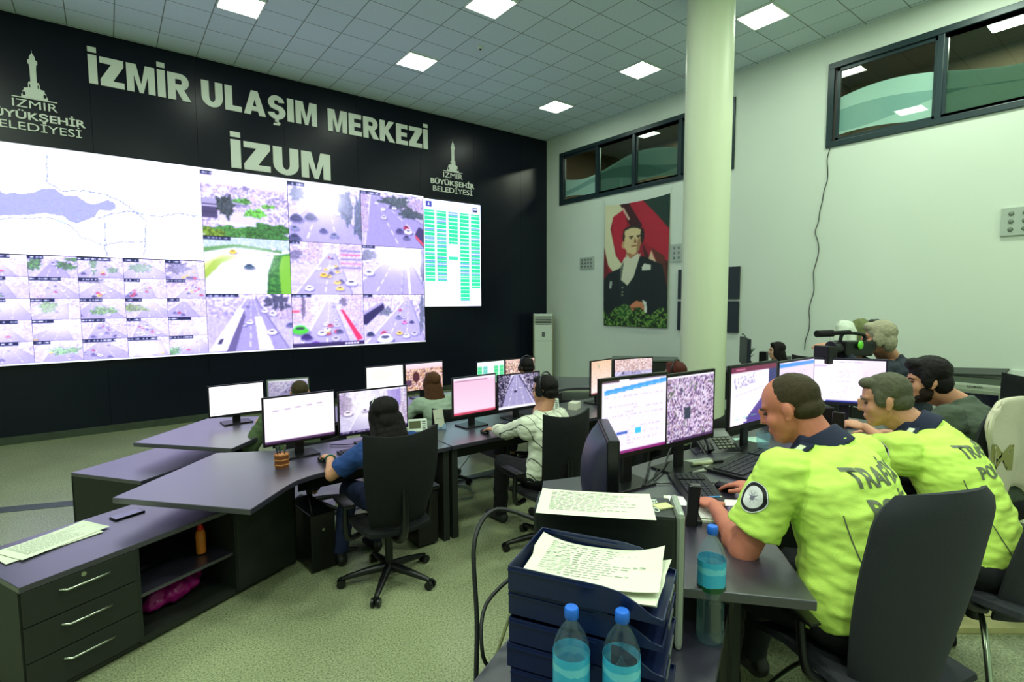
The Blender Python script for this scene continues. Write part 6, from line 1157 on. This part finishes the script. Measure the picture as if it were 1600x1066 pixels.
p.poly([(.36, .34), (.56, .34), (.55, .42), (.44, .455), (.37, .42)], (170, 120, 84)); p.ell(.46, .30, .155, .105, (216, 196, 146)); p.poly([(.31, .30), (.61, .30), (.58, .39), (.49, .425), (.38, .40)], (214, 190, 140)); p.ell(.46, .225, .15, .035, (40, 34, 26), .9); p.ell(.46, .245, .145, .035, (216, 196, 148)); p.ell(.62, .28, .03, .06, (38, 30, 24)); p.ell(.32, .27, .018, .05, (60, 44, 30)); p.ell(.315, .34, .022, .03, (190, 150, 104))
p.rect(.41, .275, .48, .283, (50, 34, 24)); p.rect(.53, .272, .59, .28, (50, 34, 24)); p.ell(.445, .29, .02, .006, (60, 40, 30)); p.ell(.56, .287, .02, .006, (60, 40, 30)); p.poly([(.5, .28), (.54, .33), (.49, .335)], (150, 104, 70)); p.rect(.45, .352, .54, .358, (140, 70, 54)); p.poly([(.55, .3), (.61, .3), (.58, .4), (.53, .42)], (140, 96, 64), .7)
p.poly([(.44, .83), (.54, .79), (.64, .8), (.68, .86), (.6, .9), (.46, .87)], (206, 130, 90)); p.line(.47, .85, .6, .85, .004, (110, 60, 40)); p.poly([(.63, .78), (.7, .8), (.71, .88), (.66, .9), (.67, .84)], (220, 226, 214)); p.fuzz((p.v > .87 + .03 * np.sin(p.u * 19)), [(24, 60, 20), (70, 120, 40), (120, 160, 70), (16, 34, 14)], 3, 6, .95)
p.fuzz(((p.u - .36) / .12) ** 2 + ((p.v - .88) / .06) ** 2 < 1, [(60, 110, 40), (30, 70, 24), (130, 170, 90)], 3, 9, .9); p.noise(4, 1, 2); p.blur(1)
r = root('portrait_banner', (XW - .03, 7.22, 1.42), 0, label='cloth banner of a man in a dark suit before red drapery on the pale wall', cat='banner')
o = picture('printed_cloth', p, colmat('banner_print', 0, .7), r, 0, 0, 0, (0, -1, 0), (0, 0, 1), 1.68, 2.65)
co = np.empty(len(o.data.vertices) * 3); o.data.vertices.foreach_get('co', co); co = co.reshape(-1, 3); u_ = -co[:, 1] / 1.68; v_ = co[:, 2] / 2.65
co[:, 0] = -.015 - .02 * np.sin(u_ * 9 + v_ * 3) * v_ ** 2 - .012 * np.sin(v_ * 5); co[:, 1] += 1.68 / 2 + .0; co[:, 2] -= .05 * np.sin(u_ * PI) * v_ ** 3; o.data.vertices.foreach_set('co', co.ravel()); sd_ = o.modifiers.new('t', 'SOLIDIFY'); sd_.thickness = .004
for sy in (-1, 1): MB().tube([(-.02, sy * .84, 2.64), (.02, sy * .9, 2.78)], .004, 6).build('hanging_cord', M_white, r, True)
# perforated wall plates, dark panels, socket
def plate(y, z, w_, h_, nx, ny, lab):
    r = root('wall_vent', (XW, y, z), 0, label=lab, cat='wall vent', group='perforated grey wall plates'); MB().b2((-.03, -w_ / 2, -h_ / 2), (0, w_ / 2, h_ / 2), bev=.004).build('plate', mat('plate_grey', (166, 178, 166), .4), r)
    for i in range(nx):
        for j in range(ny): yy, zz = (i + .5) / nx * w_ * .86 - w_ * .43, (j + .5) / ny * h_ * .84 - h_ * .42; MB().lathe([(.028, 0), (.02, .012), (0, .014)], n=16, M=Matrix.Translation((-.03, yy, zz)) @ Matrix.Rotation(-PI / 2, 4, 'Y')).build('nozzle', mat('nozzle', (120, 130, 118), .3, metal=.6), r, True)
plate(8.62, 2.84, .44, .27, 4, 3, 'small perforated wall plate left of the portrait banner'); plate(6.15, 2.9, .36, .34, 3, 3, 'perforated wall plate between the banner and the column'); plate(1.30, 2.93, .44, .34, 3, 3, 'perforated wall plate at the right edge of the picture')
for z0, z1, q in ((2.0, 2.57, 'upper'), (1.40, 1.96, 'lower')):
    bx('acoustic_panel', (XW - .025, 5.52, z0), 0, (.04, 1.25, z1 - z0), mat('panel_dark', (34, 44, 52), .7), q + ' dark square panel on the wall behind the column', 'wall panel', .004, 'dark panels behind the column')
bx('wall_switch', (XW - .01, 1.27, 1.02), 0, (.02, .12, .09), M_white, 'white wall socket at the right edge of the pale wall', 'switch')
# printer
r = root('office_printer', (8.28, 1.50, .0), math.radians(-90), label='large grey office printer with a dark paper window beside the wall', cat='printer')
M_pr = mat('printer_grey', (150, 160, 142), .45); MB().b2((-.33, -.3, 0), (.33, .3, .99), bev=.02).build('cabinet', M_pr, r); MB().b2((-.25, -.315, .62), (.25, -.298, .93), bev=.006).build('front_frame', mat('printer_frame', (128, 140, 120), .45), r); MB().b2((-.21, -.322, .66), (.21, -.31, .89), bev=.004).build('window', mat('dark_window', (18, 18, 36), .15), r)
MB().prism([(-.33, .3), (.33, .3), (.3, -.22), (-.33, -.22)], .99, 1.06).build('control_top', mat('printer_top', (88, 100, 86), .5), r); MB().b2((-.42, -.1, 1.10), (.3, .25, 1.125), M=Matrix.Rotation(.12, 4, 'X') @ Matrix.Rotation(-.07, 4, 'Y')).build('scanner_lid', mat('lid_dark', (48, 54, 50), .5), r)
text_obj('lettering', 'LEXMARK', mat('ink_dark', (50, 54, 52), .5), r, -.07, .07, 0, .025, .01, .001, Matrix.Translation((0, -.3005, .948)) @ Matrix.Rotation(PI / 2, 4, 'X')).name = 'brand_lettering'
# black rounded chair back beside the printer
office_chair((6.9, .95, .15), math.radians(70), 'black rounded chair back beside the grey printer', seat=.5, back=.52, bw=.3, group='black fabric office chairs')
# low cabinets by the wall
def low_cab(loc, rz, w_, d_, h_, lab, nd=2):
    r = root('filing_cabinet', loc, rz, label=lab, cat='cabinet', group='dark low filing cabinets'); MB().b2((-w_ / 2, -d_ / 2, h_ - .03), (w_ / 2, d_ / 2, h_), bev=.004).build('top', mat('cab_top', (96, 108, 98), .4), r); MB().b2((-w_ / 2 + .01, -d_ / 2 + .02, 0), (w_ / 2 - .01, d_ / 2, h_ - .03)).build('body', M_carc, r)
    n = 3
    for k in range(n):
        dz = (h_ - .08) / n; f = MB().b2((-w_ / 2 + .015, -d_ / 2, .03 + k * dz), (w_ / 2 - .015, -d_ / 2 + .02, .03 + (k + 1) * dz - .01)).build('drawer', M_carc, r); MB().tube([(-.12, -d_ / 2, .03 + (k + .7) * dz), (-.1, -d_ / 2 - .03, .03 + (k + .7) * dz), (.1, -d_ / 2 - .03, .03 + (k + .7) * dz), (.12, -d_ / 2, .03 + (k + .7) * dz)], .007, 8, smooth=False).build('handle', M_hand, f, True)
    return r
low_cab((8.38, 2.85, 0), math.radians(-80), .9, .6, .93, 'dark drawer cabinet at the wall behind the police monitors'); low_cab((8.1, 6.35, 0), math.radians(-50), 1.25, .6, .88, 'dark drawer cabinet left of the column by the pale wall')
low_cab((5.62, 2.85, 0), math.radians(-60), .7, .55, .82, 'dark drawer cabinet right of the red-brown haired woman'); sideboard((5.95, 5.0), math.radians(134), 1.1, .6, .63, 'low sideboard under the far right desk wing', shelf=False)
# distant wall desk
r = root('desk', (7.42, 3.80, 0), math.radians(-28), label='small distant desk against the pale wall with the woman in cream', cat='desk'); MB().b2((-.55, -.3, .96), (.62, .3, 1.0), bev=.004).build('tabletop', M_top, r)
for x in (-.5, .58): MB().b2((x - .03, -.28, 0), (x + .03, .28, .96)).build('leg', M_carc, r)
MB().b2((-.5, .25, .35), (.58, .28, .96)).build('panel', M_carc, r)
r = root('monitor', (7.02, 3.78, 1.0), math.radians(38), label='black monitor turned away from us on the distant wall desk', cat='monitor'); MB().b2((-.3, -.02, .08), (.3, .03, .46), bev=.008).build('housing', mat('blue_black', (24, 30, 44), .4), r); MB().b2((-.03, .0, 0), (.03, .04, .1)).build('neck', M_blk, r); MB().b2((-.14, -.08, 0), (.14, .12, .015)).build('base', M_blk, r); MB().tube([(-.25, .03, .46), (-.1, .05, .52), (.0, .05, .50)], .006, 6).build('cable', M_blk, r, True)
bx('computer_tower', (6.86, 4.12, .55), .5, (.14, .3, .42), M_blk, 'dark computer case right beside the column at the distant desk', 'computer')
r = root('potted_plant', (7.42, 3.96, 1.0), 0, label='small dark potted plant on the distant wall desk', cat='plant'); MB().lathe([(.04, 0), (.06, .09), (.055, .09), (.05, .07), (0, .07)], n=20).build('pot', M_carc, r, True); mb = MB(); rr = random.Random(2)
for k in range(18):
    a = rr.uniform(0, 2 * PI); q = rr.uniform(.04, .13); h_ = rr.uniform(.1, .24); mb.tube([(0, 0, .07), (math.cos(a) * q * .5, math.sin(a) * q * .5, .07 + h_ * .7), (math.cos(a) * q, math.sin(a) * q, .07 + h_)], [.004, .008, .002], 5)
mb.build('leaves', mat('dark_leaf', (44, 62, 36), .6), r, True)
bx('black_box', (7.66, 3.84, 1.0), .2, (.12, .1, .22), M_blk, 'tall black box standing on the distant wall desk', 'box'); bx('black_box', (7.83, 3.66, 1.0), .2, (.28, .2, .15), M_blk, 'wide low black device on the distant wall desk', 'box')
office_chair((7.75, 3.32, 0), math.radians(-40), 'black office chair behind the woman in cream at the wall', seat=.62, back=.56, bw=.27)
# coat stand with clothes behind the operator
r = root('coat_stand', (7.55, 2.62, .15), 0, label='coat stand loaded with pale and olive garments behind the camera operator', cat='coat stand'); MB().cyl((0, 0, 0), (0, 0, 1.55), .02, n=12).build('pole', M_blk, r, True); MB().lathe([(.2, 0), (.2, .02), (.03, .05)], n=24).build('foot', M_blk, r, True)
for nm, c, e, m_ in (('pale_coat', (-.12, .08, 1.28), (.15, .15, .3), mat('pale_coat', (206, 216, 200), .9)), ('olive_coat', (.0, -.05, 1.42), (.13, .13, .18), mat('olive_coat', (110, 118, 76), .9)), ('black_cap', (.1, -.18, 1.52), (.1, .08, .06), M_blk)):
    mb = MB(); mb.ell((0, 0, 0), e); mb.ell((.03, .02, -e[2] * .6), (e[0] * .8, e[1] * .9, e[2] * .8)); mb.ell((-.05, -.04, e[2] * .3), (e[0] * .6, e[1] * .6, e[2] * .5)); bmesh.ops.translate(mb.bm, vec=Vector(c) + Vector((7.55, 2.62, .15)), verts=mb.bm.verts[:])
    o = organic(mb, 'garment', m_, None, .015, 2, disp=(.03, 9, .6)); props(o, {'pale_coat': 'pale coat hanging on the stand behind the camera operator', 'olive_coat': 'olive coat on the stand just above the operator head', 'black_cap': 'black garment on top of the coat stand'}[nm], 'coat', 'garments on the coat stand')
mb = MB(); mb.ell((6.7, 1.95, 1.24), (.13, .13, .13)); o = mb.build('globe_lamp', mat('opal_white', (214, 222, 196), .5), None, True); props(o, 'round white object behind the camera operator shoulder', 'lamp')
MB().cyl((6.7, 1.95, .15), (6.7, 1.95, 1.12), .02, n=12).build('stem', M_blk, o, True, W=True)
# jackets on the chair at the right edge
def drape(name, lab, P0, m, fn, nu=18, nv=22, t=.02, group=None):
    mb = MB(); mb.shell(fn, nu, nv, t); o = mb.build(name, m, None, True); o2 = props(o, lab, 'jacket', group); return o
JG = [[(3.72, 0.62, 1.4), (3.86, 0.59, 1.45), (4.08, 0.54, 1.44), (4.4, 0.47, 1.34)], [(3.65, 0.63, 1.3), (3.78, 0.61, 1.33), (4.01, 0.54, 1.3), (4.36, 0.44, 1.16)], [(3.7, 0.61, 1.12), (3.84, 0.57, 1.13), (4.05, 0.53, 1.11), (4.39, 0.43, 0.89)], [(3.64, 0.63, 0.93), (3.79, 0.59, 0.86), (3.99, 0.55, 0.94), (4.35, 0.44, 0.55)]]
def jk(u, v, G=np.array(JG)):
    def cr(p, t):
        n = len(p) - 1; i = min(int(t * n), n - 1); f = t * n - i; a = p[max(i - 1, 0)]; b = p[i]; c = p[i + 1]; d = p[min(i + 2, n)]
        return .5 * ((2 * b) + (c - a) * f + (2 * a - 5 * b + 4 * c - d) * f * f + (3 * b - a - 3 * c + d) * f ** 3)
    q = cr(np.array([cr(r_, u) for r_ in G]), v); return tuple(q + np.array((.02, -.01, 0)) * math.sin(u * 14 + v * 4))
jo = drape('jacket', 'beige varsity jacket with a letter M draped over the chair of the bearded man', None, M_beige, jk, 22, 26, .03)
o = wrap_text('M', jo, jo, mat('letter_olive', (140, 140, 84), .8), (3.84, .59, 1.13), (.79, -.61, 0), (.1, 0, 1), (3.79, .61, -.89), .12, .13, bold=.04, off=.004); jm = None
# wooden strip on the floor
bx('wooden_board', (4.2, .30, .15), math.radians(-38), (1.6, .10, .035), mat('pale_board', (190, 184, 130), .6, var=(14, .2)), 'pale wooden board lying on the floor under the front chair', 'board')
bx('wooden_board', (4.26, .40, .15), math.radians(-38), (1.6, .06, .02), mat('pale_board', (190, 184, 130), .6), 'thin pale wooden strip beside the board on the floor', 'board')
